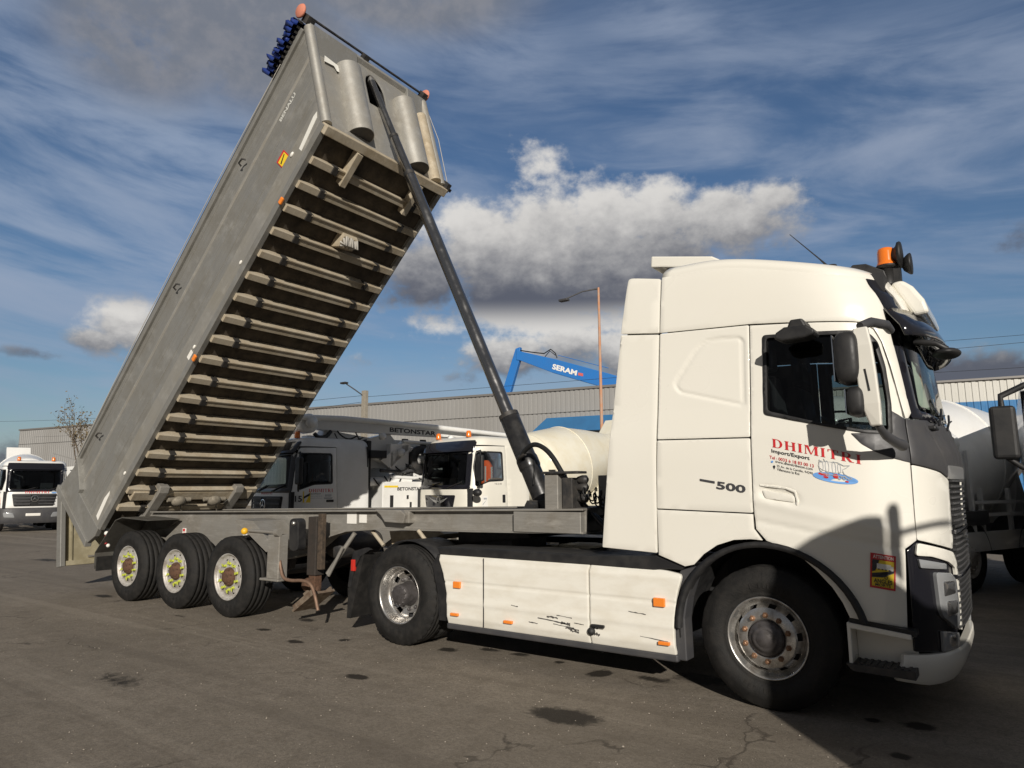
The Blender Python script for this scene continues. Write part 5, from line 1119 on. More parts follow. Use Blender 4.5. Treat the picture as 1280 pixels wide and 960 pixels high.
# ------------------------------------------------------------------ background trucks
def bshell(w, H_, lean=.10, x0=-.75):
    hw = w/2
    return Shell([(.3, -.06, .01), (.5, -.02, 0), (1.0, 0, 0), (1.6, 0, .01), (H_-1.25, -.02, .02), (H_-.45, -lean*1.3, .05), (H_-.22, -lean*2, .08), (H_-.10, -lean*3, .13), (H_-.03, -lean*4.2, .22), (H_, -lean*5.5, .36)], x0, 3.4, hw)
def make_truck(name, loc, rz, label, H_=2.95, w=2.45, cl=2.0, style='plain', paint=None, dark_roof=False, wheels=(-.95, -2.85, -5.9, -7.25), length=8.2, mirrors=True, detail=True, cat='truck', group=None, low=1.0):
    paint = paint or TWHITE
    T = empty(name, loc, rz); tag(T, label, cat, group or 'trucks parked in the yard'); hw = w/2; Cc = bshell(w, H_)
    OF = (0, hw, 0)
    tcz = Cc.tc; zb = H_-1.32; zt = H_-.42
    P = lambda nm, poly, F, m, par=T, **k: pobj(nm, poly, F, m, par, off=OF, **k)
    dz = [low, 1.3, zb-.1, zb+.4, zt, H_-.2]
    wl = [(-.78, H_-1.12), (-.10, H_-1.22), (-.14, H_-.40), (-.72, H_-.36)] 
    for fn in (Cc.side, Cc.far):
        q = -.98 if w > 2.3 else -.9
        fr = [(tcz(z)+q, z) for z in dz]
        body = [(-cl, low), (-cl, H_-.2)]+fr[::-1]
        P('cab_side', [(-cl, low), (-1.25, low), (-1.25, 1.25), (-1.22, H_-.24), (-cl, H_-.24)], fn, paint, thick=.03, step=.15, back=INT)
        dr = [(-1.24, 1.25), (-1.24, low)]+[(min(a, a), z) for a, z in fr[:1]]+fr[1:5]+[(-.30, H_-.28), (-1.21, H_-.26)]
        win = rounded([(-1.10, H_-1.12), (-.62, H_-1.14), (-.28, H_-1.26), (-.22, H_-.80), (-.30, H_-.42), (-1.08, H_-.42)], .06)
        d = P('door', dr, fn, paint, holes=[win], thick=.03, step=.12, back=INT)
        P('window', win, lambda t, z, o, fn=fn: fn(t, z, o-.01), GLASSD, d, thick=0, step=.2)
        mbx = MB(); panel(mbx, [(a*1.0+(a+.66)*.06, z+(z-(H_-.78))*.06) for a, z in win], [[(a+(a+.66)*-.02, z-(z-(H_-.78))*.02) for a, z in win]], lambda t, z, o, fn=fn: fn(t, z, o+.004), .03, .15, BLACKP); mb_plain(mbx, 'window_seal', d, off=OF)
        P('door_handle', rounded([(-1.15, 1.42), (-.95, 1.42), (-.95, 1.36), (-1.15, 1.36)] if style != 'man' else [(-1.16, 1.50), (-1.06, 1.50), (-1.06, 1.30), (-1.16, 1.30)], .02), lambda t, z, o, fn=fn: fn(t, z, o+.006), BLACKP, d, thick=.02)
    # front
    fz = [low, 1.3, zb, zb+.4, zt, H_-.2]
    fl = [(-.98, z) for z in fz]; fr_ = [(.98, z) for z in fz[::-1]]
    hole = rounded([(-.93, zb+.06), (.93, zb+.06), (.90, zt), (-.90, zt)], .05)
    P('cab_front', fl+fr_, Cc.front, paint, holes=[hole], thick=.03, step=.12, back=INT)
    ws = P('windscreen', hole, lambda q, z, o: Cc.front(q, z, o-.008), GLASSD, thick=0, step=.2)
    mbx = MB(); panel(mbx, rounded([(-1.04, zb-.02), (1.04, zb-.02), (1.02, zt+.10), (-1.02, zt+.10)], .06), [rounded([(-.90, zb+.09), (.90, zb+.09), (.87, zt-.03), (-.87, zt-.03)], .05)], lambda q, z, o: Cc.front(q, z, o+.004), .03, .12, GLOSSBLK); mb_plain(mbx, 'windscreen_frame', ws, off=OF)
    for yy in (-.45, .35):
        mb = MB(); mb.tube([Cc.front(yy, zb+.02, .03), Cc.front(yy+.45, zb+.16, .02)], .015, 6); mb.build('wiper', BLACKP, ws, OF)
    # roof
    mb = MB(); zs = [H_-.245, H_-.2, H_-.15, H_-.10, H_-.06, H_-.03, H_-.01, H_]; n = 40; rings = []
    for z in zs:
        t0 = tcz(z); xr = -cl+.12*((z-(H_-.25))/.25)**3; rings.append([Cc.side(xr+2*(t0-xr)*i/n, z) for i in range(n+1)])
    vs = [p for r in rings for p in r]; fs = [(i*(n+1)+j, i*(n+1)+j+1, (i+1)*(n+1)+j+1, (i+1)*(n+1)+j) for i in range(len(zs)-1) for j in range(n)]+[(i*(n+1), (i+1)*(n+1), (i+1)*(n+1)+n, i*(n+1)+n) for i in range(len(zs)-1)]+[tuple(range((len(zs)-1)*(n+1), len(zs)*(n+1)))]
    mb.add(vs, fs, True); mb.build('roof', paint, T, OF)
    if dark_roof or style == 'merc':
        P('sun_visor', rounded([(-1.0, zt+.02), (1.0, zt+.02), (1.0, H_-.12), (-1.0, H_-.12)], .06), lambda q, z, o: Cc.front(q, z, o+.02+.10*max(0, (H_-.15-z)/.3)), GLOSSBLK, thick=.03, step=.12)
    if dark_roof:
        for fn in (Cc.side, Cc.far): P('visor_end', rounded([(-.22, zt-.02), (-.10, zt+.02), (-.2, H_-.12), (-.36, H_-.16)], .03), lambda t, z, o, fn=fn: fn(t, z, o+.02), GLOSSBLK, thick=.03)
    # beacons
    for yy in (-.62, .62):
        mb = MB(); mb.lathe([(.07, 0), (.066, .12), (.045, .16), (.001, .165)], (-.45, yy+hw, H_-.02), 'z', 16); mb.build('beacon', AMBERB, T, OF)
    # grille, badge, bumper, headlamps
    if style == 'merc':
        g = P('grille', rounded([(-.80, zb-.10), (.80, zb-.10), (.70, zb-.62), (-.70, zb-.62)], .05), lambda q, z, o: Cc.front(q, z, o+.01), BLACKP, thick=.04, step=.2)
        mb = MB()
        for k in range(4):
            z = zb-.17-k*.125; mb.add([Cc.front(a, z+b, c) for c in (.02, .055) for a, b in ((-.76+.02*k, 0), (-.14, 0), (-.14, .045), (-.76+.02*k, .045))], [(4, 5, 6, 7), (0, 1, 5, 4), (3, 7, 6, 2)]); mb.add([Cc.front(-a, z+b, c) for c in (.02, .055) for a, b in ((-.76+.02*k, 0), (-.14, 0), (-.14, .045), (-.76+.02*k, .045))], [(4, 5, 6, 7), (0, 1, 5, 4), (3, 7, 6, 2)])
        mb.build('grille_slat', DARKGREY, g, OF)
        mb = MB(); cz = zb-.30; F = lambda a, r, o: Cc.front(r*cos(a), cz+r*sin(a), o)
        for i in range(28):
            a, b = 2*pi*i/28, 2*pi*(i+1)/28; mb.add([F(a, .135, .07), F(b, .135, .07), F(b, .115, .075), F(a, .115, .075)], [(0, 1, 2, 3)])
        for k in range(3):
            a = pi/2+2*pi*k/3; mb.add([F(a, .12, .075), F(a+pi/2, .018, .075), F(a+pi, .02, .08), F(a-pi/2, .018, .075)], [(0, 1, 2, 3)])
        mb.build('star_emblem', CHRL, g, OF)
    elif style == 'man':
        g = P('grille', rounded([(-.62, zb-.16), (.62, zb-.16), (.50, zb-.62), (-.50, zb-.62)], .05), lambda q, z, o: Cc.front(q, z, o+.01), GLOSSBLK, thick=.04, step=.2)
        lettering('grille_letters', 'MAN', [(-.26, zb-.60), (.26, zb-.60), (.26, zb-.47), (-.26, zb-.47)], Cc.front, mat('badge_silver', (.45, .45, .45), .3, .8), g, .03, .03, o_off=OF)
        mb = MB()
        for sg in (1, -1):
            pts = [(sg*.05, zb-.30), (sg*.20, zb-.27), (sg*.38, zb-.22), (sg*.20, zb-.32), (sg*.07, zb-.37)]; mb.add([Cc.front(*p, .03) for p in pts], [tuple(range(5))])
        for i in range(16):
            a, b = 2*pi*i/16, 2*pi*(i+1)/16; mb.add([Cc.front(r*cos(t), zb-.26+r*sin(t), .032) for t, r in ((a, .07), (b, .07), (b, .05), (a, .05))], [(0, 1, 2, 3)])
        mb.build('wing_emblem', MATS['badge_silver'], g, OF)
    else:
        g = P('grille', rounded([(-.65, zb-.12), (.65, zb-.12), (.6, zb-.6), (-.6, zb-.6)], .05), lambda q, z, o: Cc.front(q, z, o+.01), BLACKP, thick=.04, step=.2)
    mb = MB(); mb.prism(rounded([(-1.02, .36), (-1.2+.05, .60), (-1.2, low-.02), (1.2, low-.02), (1.15, .60), (1.02, .36)], .06), -.0, .0) if 0 else None
    bmp = MB(); vs = []
    zsb = [.36, .42, .6, low-.05, low-.01]; t_ = [Cc.tc(z) for z in zsb]; n = 30
    rows = [[Cc.side(-.42+2*(tt+.42)*i/n, z, .01 if 0 < k < 4 else -.02) for i in range(n+1)] for k, (z, tt) in enumerate(zip(zsb, t_))]
    bmp.add([p for r in rows for p in r], [(i*(n+1)+j, i*(n+1)+j+1, (i+1)*(n+1)+j+1, (i+1)*(n+1)+j) for i in range(4) for j in range(n)], True)
    b_ = bmp.build('bumper', DARKGREY if style == 'merc' else paint, T, OF)
    for sg in (1, -1):
        P('headlight', rounded([(sg*.62, .60), (sg*1.0, .62), (sg*1.05, .82), (sg*.70, .80)], .05), lambda q, z, o: Cc.front(q, z, o+.025), CLEARL, b_, thick=.03)
    P('number_plate', [(-.26, .66), (.26, .66), (.26, .77), (-.26, .77)], lambda q, z, o: Cc.front(q, z, o+.03), WHT, b_, thick=.01)
    # mirrors
    if mirrors:
        for sg in (1, -1):
            y = sg*(hw+.22); mb = MB(); mb.tube([(-.20, sg*hw, H_-.42), (-.12, y, H_-.40), (-.10, y, H_-1.25), (-.22, sg*hw, H_-1.3)], .022, 8); m_ = mb.build('mirror_arm', BLACKP, T)
            MB().box(-.16, -.06, y-.13, y+.12, H_-1.15, H_-.52).build('mirror_head', BLACKP, m_, bevel=.04, seg=3)
            if style == 'man': MB().sphere((-.02, y, H_-1.42), .13, 10, (.8, 1, .7)).build('mirror_head', BLACKP, m_)
    mb = MB(); mb.box(-cl+.02, -.25, -hw+.1, hw-.1, low, low+.2); mb.box(-cl+.01, -cl+.04, -hw+.04, hw-.04, low, H_-.2); mb.box(-.6, -.12, -hw+.15, hw-.15, low, zb); mb.build('cab_lining', INT, T)
    for y in (-.55, .55):
        mb = MB(); mb.box(-1.25, -.8, y-.24, y+.24, 1.5, 1.65); mb.box(-1.35, -1.22, y-.24, y+.24, 1.6, H_-.55); mb.build('seat', SEAT, T, bevel=.04)
    # steps under the doors, chassis, wheels
    for sg in (1, -1):
        ys = sorted((sg*(hw-.02), sg*(hw-.4))); MB().prism([(-.30, low-.01), (-.35, .42), (-.48, .42), (-.50, low-.01)], *ys).build('step_panel', DARKGREY, T, bevel=.02)
        MB().prism([(-1.48, low), (-1.50, .6), (-1.7, .45), (-cl, .45), (-cl, low)], *ys).build('step_panel', DARKGREY, T, bevel=.02)
        ya = sorted((sg*(hw-.01), sg*(hw-.5))); mb = MB(); n = 14
        for i in range(n):
            a, b = radians(-5+190*i/n), radians(-5+190*(i+1)/n); c = wheels[0]
            mb.add([(c+r*cos(t), y, .52+r*sin(t)) for t in (a, b) for r in (.56, .60) for y in ya], [(0, 1, 3, 2), (4, 5, 7, 6), (2, 3, 7, 6), (0, 4, 5, 1), (0, 2, 6, 4), (1, 3, 7, 5)], False)
        mb.build('wheel_arch', BLACKP, T)
        MB().box(-length, -1.0, sg*.40-.04, sg*.40+.04, .72, .98).build('chassis_rail', DARKMETAL, T)
    wh = make_wheel('plain', .30); place(wh, T, (wheels[0], -hw+.03, .525)); first = True
    for x in wheels:
        for sg in (-1, 1):
            ww = wh if first else copy_tree(wh, T); first = False
            ww.location = (x, sg*(hw-.03), .525); ww.rotation_euler = (0, 0, 0 if sg < 0 else pi)
    for x in wheels: MB().tube([(x, -hw+.2, .52), (x, hw-.2, .52)], .09, 10).build('axle', DARKMETAL, T)
    T['_'] = 0; del T['_']
    return T, Cc, OF
def add_drum(T, x0=-2.6, ln=4.6, paint=None, R=1.18, z0=1.95, tilt=11, chute=True):
    paint = paint or DRUMW
    M = Matrix.Translation((x0, 0, z0)) @ Matrix.Rotation(radians(tilt), 4, 'Y') @ Matrix.Scale(-1, 4, (1, 0, 0))
    prof = [(.001, 0), (.30, .0), (R*.62, .03), (R*.70, .08), (R*.93, .42), (R*.985, .50), (R, .75), (R, 1.9), (R*.985, 2.0), (R*.80, 3.0), (R*.56, 4.1), (R*.52, 4.3), (R*.52, ln)]
    mb = MB(); mb.lathe(prof, (0, 0, 0), 'x', 64); d = mb.build('mixer_drum', paint, T, M=M)
    mb = MB()
    for k, r in ((.09, R*.72), (.50, R*.985), (1.95, R)): mb.lathe([(r-.01, k-.012), (r+.010, k-.010), (r+.010, k+.010), (r-.01, k+.012)], (0, 0, 0), 'x', 64)
    mb.build('weld_band', paint, d, M=M)
    mb = MB(); mb.box(x0-.30, x0+.02, -.35, .35, .98, 1.55); mb.box(x0-.1, x0+.10, -.20, .20, 1.5, z0+.15); mb.build('front_drum_stand', paint, T); MB().prism([(x0-3.3, .98), (x0-2.6, .98), (x0-2.9, 1.9)], -.9, .9).build('rear_drum_stand', paint, T)
    if chute: mb = MB(); mb.prism([(x0-4.2, 3.3), (x0-4.7, 3.9), (x0-4.9, 3.8), (x0-4.5, 3.0)], -.5, .5); mb.tube([(x0-4.5, 0, 2.6), (x0-5.3, 0, 1.3)], [.35, .2], 16); mb.build('chute', paint, T, bevel=.02)
    mb = MB()
    for k in range(7): mb.box(x0-3.9, x0-3.6, .85, .89, 1.1+k*.28, 1.13+k*.28)
    mb.box(x0-3.9, x0-3.86, .85, .89, .9, 3.2); mb.box(x0-3.64, x0-3.6, .85, .89, .9, 3.2); mb.build('ladder', paint, T)
    for sg in (1, -1):
        mb = MB(); mb.box(x0-3.3, x0+.0, sg*1.20-.02, sg*1.20+.02, .62, .92); mb.build('side_guard', paint, T)
        mb = MB(); n = 12
    mb = MB(); mb.lathe([(.001, -.45), (.24, -.42), (.27, -.35), (.27, .35), (.24, .42), (.001, .45)], (x0+.05, .70, 1.55), 'y', 24); mb.build('water_tank', paint, T)
    return d
AZ = atan2(-.985, -.17)
def build_background():
    # white mixer truck behind the ram
    T, Cc, OF = make_truck('mixer_truck', (-10.35, 7.80, 0), AZ, 'white mixer truck with black roof front and cream drum, seen behind the black ram', style='man', dark_roof=True, cl=2.02, H_=2.98, wheels=(-1.4, -3.25, -6.1, -7.5), paint=mat('warm_white_cab_paint', (.78, .75, .66), .35, 0, .4, 2, .2, (.6, .57, .5)))
    add_drum(T, -2.75, 4.7)
    dl = [o for o in kids(T) if o.name.startswith('door') and 'handle' not in o.name]
    far = Cc.far
    lettering('model_line', 'TGS 32.420', [(-1.05, 1.75), (-.80, 1.75), (-.80, 1.79), (-1.05, 1.79)], lambda a, z, o: far(-1.85-a, z, o), BLK, dl[1], .0, .004, o_off=OF)
    # that line mirrors on the far flank, so read from the front edge to the back
    for (a, b, c, d, m) in ((-.38, -.56, 1.20, 1.48, WHT), (-.36, -.60, 1.06, 1.15, YELP)):
        mb = MB().use(m); mb.add([far(x, z, .004) for x, z in ((a, c), (b, c), (b, d), (a, d))], [(0, 1, 2, 3)])
        if m is WHT: mb.use(GREYI); mb.add([far(x, z, .006) for x, z in ((a-.03, c+.05), (b+.05, c+.16), (b+.03, c+.19), (a-.03, c+.08))], [(0, 1, 2, 3)]); mb.add([far(x, z, .006) for x, z in ((a-.06, c+.19), (b+.03, c+.19), (b+.03, c+.23), (a-.06, c+.23))], [(0, 1, 2, 3)])
        mb_plain(mb, 'door_sticker', dl[1], off=OF)
    for o in bpy.data.objects:
        if o.name.startswith('window') and o.parent and o.parent.parent == T and o.data.materials[0] == GLASSD: o.data = o.data.copy(); o.data.materials[0] = GLASS
    # safety vest hung on the driver's seat
    v = MB(); Mv = Matrix.Translation((0, 0, 0)); v.use(ORANGE)
    n = 10; rows = []
    for j, (z, hw_) in enumerate(((1.62, .20), (1.80, .22), (2.0, .235), (2.16, .22), (2.26, .16), (2.32, .08))):
        rows.append([(-.93+.10*cos(2*pi*i/n)+.02*sin(3*i+j), .72+hw_*1.1*sin(2*pi*i/n), z+.05) for i in range(n)])
    v.add([p for r in rows for p in r], [(j*n+i, j*n+(i+1) % n, (j+1)*n+(i+1) % n, (j+1)*n+i) for j in range(5) for i in range(n)], True)
    v.use(HIVIS)
    for y in (.60, .84): v.box(-.83, -.815, y-.022, y+.022, 1.76, 2.22)
    v.box(-1.04, -.82, .96, .975, 1.85, 1.90).box(-.95, -.90, .955, .97, 1.7, 2.2)
    ve = v.build('safety_vest', None, None); ve.location = (-10.35, 7.80, 0); ve.rotation_euler = (0, 0, AZ); tag(ve, 'orange safety vest with pale bands hung on the seat inside the mixer truck window', 'safety vest')
    # pump truck
    T, Cc, OF = make_truck('pump_truck', (-13.23, 4.74, 0), AZ, 'white pump truck marked P15 with folded boom, partly hidden behind the raised tipper body', style='merc', cl=2.12, H_=2.93, wheels=(-1.4, -3.3, -6.3, -7.6), length=9)
    side = lambda a, z, o: Cc.far(a, z, o)
    D = [o for o in kids(T) if o.name.startswith('door') and 'handle' not in o.name][1]
    # readable from outside the left flank: text runs from front (t high) to rear (t low)
    fl = lambda x0, x1, z0, z1: [(x0, z0), (x1, z0), (x1, z1), (x0, z1)]
    mb = MB(); lay(mb, serif_word('DHIMITRI'), fl(-.50, -1.12, 1.60, 1.68), side, .004, REDP); mb_plain(mb, 'company_name', D, off=OF)
    lettering('trade_line', 'Import/Export', fl(-.52, -.80, 1.54, 1.58), side, BLK, D, .01, .004, o_off=OF); lettering('phone_line', '0033 6 18 83 00 13', fl(-.54, -.84, 1.49, 1.52), side, GREYI, D, 0, .004, o_off=OF); lettering('web_line', 'www.dhimitribeton.com', fl(-.54, -.84, 1.45, 1.475), side, GREYI, D, 0, .004, o_off=OF)
    mb = MB().use(GREYI); 
    for k in range(5): 
        c = -.93-.035*k; mb.add([side(c+.012*cos(a), 1.52+.035*sin(a), .004) for a in [2*pi*i/10 for i in range(10)]], [tuple(range(10))])
    mb.add([side(a, b, .003) for a, b in ((-.88, 1.47), (-1.12, 1.47), (-1.10, 1.44), (-.90, 1.44))], [(0, 1, 2, 3)]); mb_plain(mb, 'emblem', D, off=OF)
    mb = MB().use(YELP); mb.add([side(a, b, .004) for a, b in ((-.36, 1.36), (-.54, 1.36), (-.54, 1.62), (-.36, 1.62))], [(0, 1, 2, 3)]); mb.use(BLK); mb.add([side(a, b, .006) for a, b in ((-.38, 1.45), (-.52, 1.52), (-.52, 1.58), (-.38, 1.50))], [(0, 1, 2, 3)]); mb_plain(mb, 'blind_spot_sticker', D, off=OF)
    mb = MB().use(YELP); mb.add([side(a, b, .008) for a, b in ((-.30, 1.055), (-2.0, 1.055), (-2.0, 1.085), (-.30, 1.085))], [(0, 1, 2, 3)]); mb_plain(mb, 'reflective_stripe', T, off=OF)
    lettering('fleet_number', 'P15', [(-.06, 1.38), (-.34, 1.38), (-.34, 1.52), (-.06, 1.52)], Cc.far, BLK, T, .02, .020, o_off=OF)
    mb = MB(); lay(mb, serif_word('DHIMITRI'), [(-.25, 1.555), (.35, 1.555), (.35, 1.60), (-.25, 1.60)], Cc.front, .006, REDP); mb_plain(mb, 'front_name', T, off=OF)
    # boom: sections folded along the truck
    BM = T
    def C(mb, nm, m=TWHITE, bv=0): return mb.build(nm, m, BM, bevel=bv)
    C(MB().box(-3.6, -2.3, -.9, .9, .95, 1.15).box(-3.3, -2.6, -.4, .4, 1.1, 2.3), 'boom_pedestal', TWHITE, .02)
    C(MB().prism([(-2.45, 2.2), (-3.0, 2.2), (-3.35, 2.9), (-3.1, 3.15), (-2.5, 3.0), (-1.2, 3.15), (-1.1, 2.98), (-2.2, 2.8)], .25, .65), 'boom_turret', TWHITE, .02)
    # main boom box with lettering on its left face
    bm = C(MB().prism([(-.55, 3.16), (-.45, 3.40), (-1.2, 3.46), (-7.9, 3.26), (-7.95, 3.12), (-4.5, 3.12), (-1.2, 3.12)], .50, .80), 'boom_section', TWHITE, .015)
    lettering('boom_lettering', 'BETONSTAR', [(-3.0, 3.175), (-4.55, 3.145), (-4.55, 3.265), (-3.0, 3.30)], lambda x, z, o: (x, .80+o, z), BLK, bm, .03, .004)
    C(MB().prism([(-.9, 3.02), (-7.6, 3.0), (-7.6, 2.86), (-.9, 2.80)], -.05, .28), 'boom_section', TWHITE, .015)
    mb = MB(); mb.tube([(-.30, .95, 3.38), (-1.5, .95, 3.42), (-4.5, .95, 3.36), (-7.9, .92, 3.24)], .075, 14); C(mb, 'delivery_pipe', TWHITE)
    mb = MB(); mb.tube([(-.1, .25, 3.22), (-.25, .2, 3.32), (-.55, .3, 3.30), (-.8, .5, 3.3)], .075, 14); 
    mb.lathe([(.001, -.02), (.22, -.02), (.24, .02), (.24, .32), (.22, .36), (.001, .36)], (-.62, .55, 3.26), 'y', 28); mb.lathe([(.001, 0), (.14, 0), (.14, .12), (.001, .13)], (-.62, .92, 3.28), 'y', 24); C(mb, 'boom_joint', TWHITE)
    mb = MB(); mb.prism([(.25, 3.02), (-.5, 3.02), (-.55, 3.22), (-.1, 3.25), (.05, 3.17), (.22, 3.18)], -.30, .45); 
    for x in (.08, -.22): mb.tube([(x, -.35, 3.12), (x, .5, 3.12)], .07, 12)
    C(mb, 'boom_tip', TWHITE, .01)
    for k, (pts, r) in enumerate((([(-1.4, .85, 3.12), (-1.5, .9, 2.98), (-1.7, .95, 2.90), (-1.9, .95, 3.0)], .02), ([(-.75, .9, 3.02), (-.85, .9, 2.92), (-1.1, .85, 2.95), (-1.25, .8, 3.1)], .05), ([(-1.9, .9, 3.1), (-2.0, .95, 2.88), (-2.2, .95, 2.92)], .018), ([(-1.3, .9, 3.05), (-1.4, .92, 2.86), (-1.75, .95, 2.82), (-2.1, .95, 2.98)], .015))):
        P = [Vector(p) for p in pts]
        for _ in range(2): P = [P[0]]+[q for a, b in zip(P, P[1:]) for q in (a*.75+b*.25, a*.25+b*.75)]+[P[-1]]
        C(MB().tube(P, r, 8), 'boom_hose', HOSE)
    C(MB().tube([(-2.5, .72, 1.75), (-4.6, .72, 2.42)], .11, 14).tube([(-2.3, .9, 1.85), (-3.6, .9, 1.90)], .12, 14), 'boom_cylinder', TWHITE)
    C(MB().tube([(-2.35, .85, 2.55), (-4.3, .85, 1.85)], .09, 12), 'boom_cylinder', TWHITE)
    C(MB().box(-3.5, -2.9, .8, 1.0, 2.1, 2.85).prism([(-2.6, 2.4), (-3.4, 2.95), (-3.6, 2.8), (-2.9, 2.2)], .75, 1.0), 'link_plate', TWHITE, .02)
    C(MB().lathe([(.18, 0), (.36, 0), (.38, .04), (.38, .20), (.36, .24), (.18, .24)], (-3.9, .85, 2.45), 'y', 32), 'hose_reel', DARKMETAL)
    C(MB().tube([(-3.6, .95, 2.45), (-5.4, .95, 2.42)], .13, 14).tube([(-3.5, .9, 2.7), (-5.0, .9, 2.66)], .07, 10), 'delivery_pipe', TWHITE)
    C(MB().tube([(-4.0, .6, 2.12), (-5.6, .6, 2.05)], .12, 14), 'delivery_pipe', DARKGREY)
    C(MB().box(-2.32, -2.20, -1.0, 1.0, .9, 2.9).box(-2.7, -2.2, .9, 1.15, 2.45, 2.65), 'air_intake', BLACKP, .02)
    rq = random.Random(21)
    for i in range(9):
        x = -2.4-i*.33; z = 2.0+rq.uniform(-.2, .7); P = [Vector((x, 1.0, z)), Vector((x-.15, 1.08, z-rq.uniform(.1, .3))), Vector((x-.4, 1.05, z-rq.uniform(.0, .3))), Vector((x-.6, 1.0, z+rq.uniform(-.1, .3)))]
        for _ in range(2): P = [P[0]]+[q for a, b in zip(P, P[1:]) for q in (a*.75+b*.25, a*.25+b*.75)]+[P[-1]]
        C(MB().tube(P, .018, 6), 'hydraulic_hose', HOSE)
    for x, z, r in ((-3.2, 2.62, .10), (-4.6, 2.66, .12), (-5.3, 2.45, .15), (-2.6, 3.02, .09), (-4.9, 3.05, .10)):
        C(MB().lathe([(.001, 0), (r*.5, 0), (r*.5, .03), (r, .03), (r, .14), (.001, .14)], (x, .98, z), 'y', 18, sgn=1), 'pin_joint', TWHITE)
    for x0_, x1_, z_, m_ in ((-3.3, -5.6, 2.92, TWHITE), (-3.4, -5.2, 2.28, DARKGREY), (-2.9, -4.4, 1.98, TWHITE), (-2.6, -3.9, 2.14, DARKGREY)):
        C(MB().tube([(x0_, 1.0, z_), ((x0_+x1_)/2, 1.02, z_-.03), (x1_, 1.0, z_+.06)], .045, 8), 'pipe_run', m_)
    for x in (-3.6, -4.2, -4.9): C(MB().prism([(x, 2.0), (x+.12, 2.0), (x+.25, 3.0), (x+.10, 3.0)], .86, .95), 'boom_bracket', DARKGREY)
    tk = C(MB().box(-3.9, -2.55, .55, 1.20, 1.0, 1.85), 'side_tank', TWHITE, .02); tk2 = C(MB().box(-5.2, -3.95, .55, 1.20, 1.0, 1.95), 'side_tank', TWHITE, .02)
    lettering('tank_lettering', 'BETONSTAR', [(-3.0, 1.62), (-3.8, 1.62), (-3.8, 1.71), (-3.0, 1.71)], lambda x, z, o: (x, 1.20+o, z), BLK, tk, .03, .004)
    C(MB().box(-3.02, -2.60, 1.201, 1.206, 1.70, 1.75), 'warning_strip', YELP); C(MB().box(-3.36, -3.30, 1.2, 1.21, 1.40, 1.5).box(-3.46, -3.40, 1.2, 1.21, 1.18, 1.32), 'tank_latch', BLACKP); C(MB().box(-2.88, -2.78, 1.2, 1.21, 1.2, 1.5), 'tank_recess', BLACKP)
    C(MB().box(-5.6, -4.0, -1.1, .5, 1.0, 1.9), 'hopper_frame', TWHITE, .05)
    # far left mixer
    T, Cc, OF = make_truck('parked_mixer_truck', (-32.15, 6.55, 0), radians(-13), 'white mixer truck facing us at the far left, beyond the hanging tailgate', style='merc', cl=2.1, H_=3.0, wheels=(-1.4, -3.3, -6.1, -7.5))
    add_drum(T, -2.8, 4.6, TWHITE, 1.15)
    mb = MB(); lay(mb, serif_word('DHIMITRI'), [(-.35, 1.60), (.50, 1.60), (.50, 1.69), (-.35, 1.69)], Cc.front, .006, REDP); mb_plain(mb, 'front_name', T, off=OF)
    mb = MB().use(BLUEI); mb.add([Cc.front(.68+.10*cos(a), 1.62+.03*sin(a), .006) for a in [2*pi*i/12 for i in range(12)]], [tuple(range(12))]); mb.use(GREYI); mb.add([Cc.front(.66+.07*cos(a), 1.67+.035*sin(a), .007) for a in [2*pi*i/12 for i in range(12)]], [tuple(range(12))]); mb_plain(mb, 'emblem', T, off=OF)
    mb = MB().use(mat('orange_sticker2', (.80, .33, .05), .5)); mb.add([Cc.side(x, z, .006) for x, z in ((-.75, 1.15), (-.25, 1.15), (-.25, 1.45), (-.75, 1.45))], [(0, 1, 2, 3)]); mb_plain(mb, 'side_sticker', T, off=OF)
    # another one beside it, only its roof and folded pipes show over the first
    T2, C2, O2 = make_truck('parked_pump_truck', (-38.5, 14.2, 0), radians(-20), 'white truck with folded white boom standing behind the far left mixer truck', H_=3.3, cl=2.1)
    MB().prism([(-1, 3.5), (-8, 3.8), (-8, 3.5), (-1, 3.2)], -.5, -.1).build('boom_section', TWHITE, T2, bevel=.03)
    MB().tube([(-.5, .4, 3.7), (-3, .4, 3.9), (-8, .4, 3.9)], .12, 12).build('delivery_pipe', TWHITE, T2); MB().tube([(.2, -.8, 3.4), (.2, .6, 3.75), (-.6, .9, 3.7)], .15, 10).build('boom_joint', TWHITE, T2)
    # mixer to the right, behind the nearest cab
    rz = atan2(-.92, -.40); h = Vector((-.40, -.92, 0)).normalized(); lft = Vector((-h.y, h.x, 0))
    O = Vector((.90, 7.62, 0))-h*(-3.25)*1.0-lft*1.2
    T, Cc, OF = make_truck('drum_truck', tuple(O), rz, 'white mixer truck with big shaded drum, just right of the nearest cab front', H_=2.95, cl=2.05, wheels=(-1.35, -3.25, -5.3, -6.65), paint=TWHITE, style='plain', low=1.05)
    add_drum(T, -2.75, 4.7, TWHITE, 1.16, 1.80, 8, False)
    MB().box(-3.02, -2.80, .95, 1.20, 1.45, 2.05).build('side_locker', mat('pinkish_lens_panel', (.50, .30, .22), .5), T, bevel=.05)
    MB().lathe([(.001, -.02), (.09, -.02), (.10, 0), (.10, .02)], (-2.90, 1.215, 1.80), 'y', 20, sgn=-1).build('round_lamp', mat('yellowish_lamp', (.55, .50, .30), .3), T)
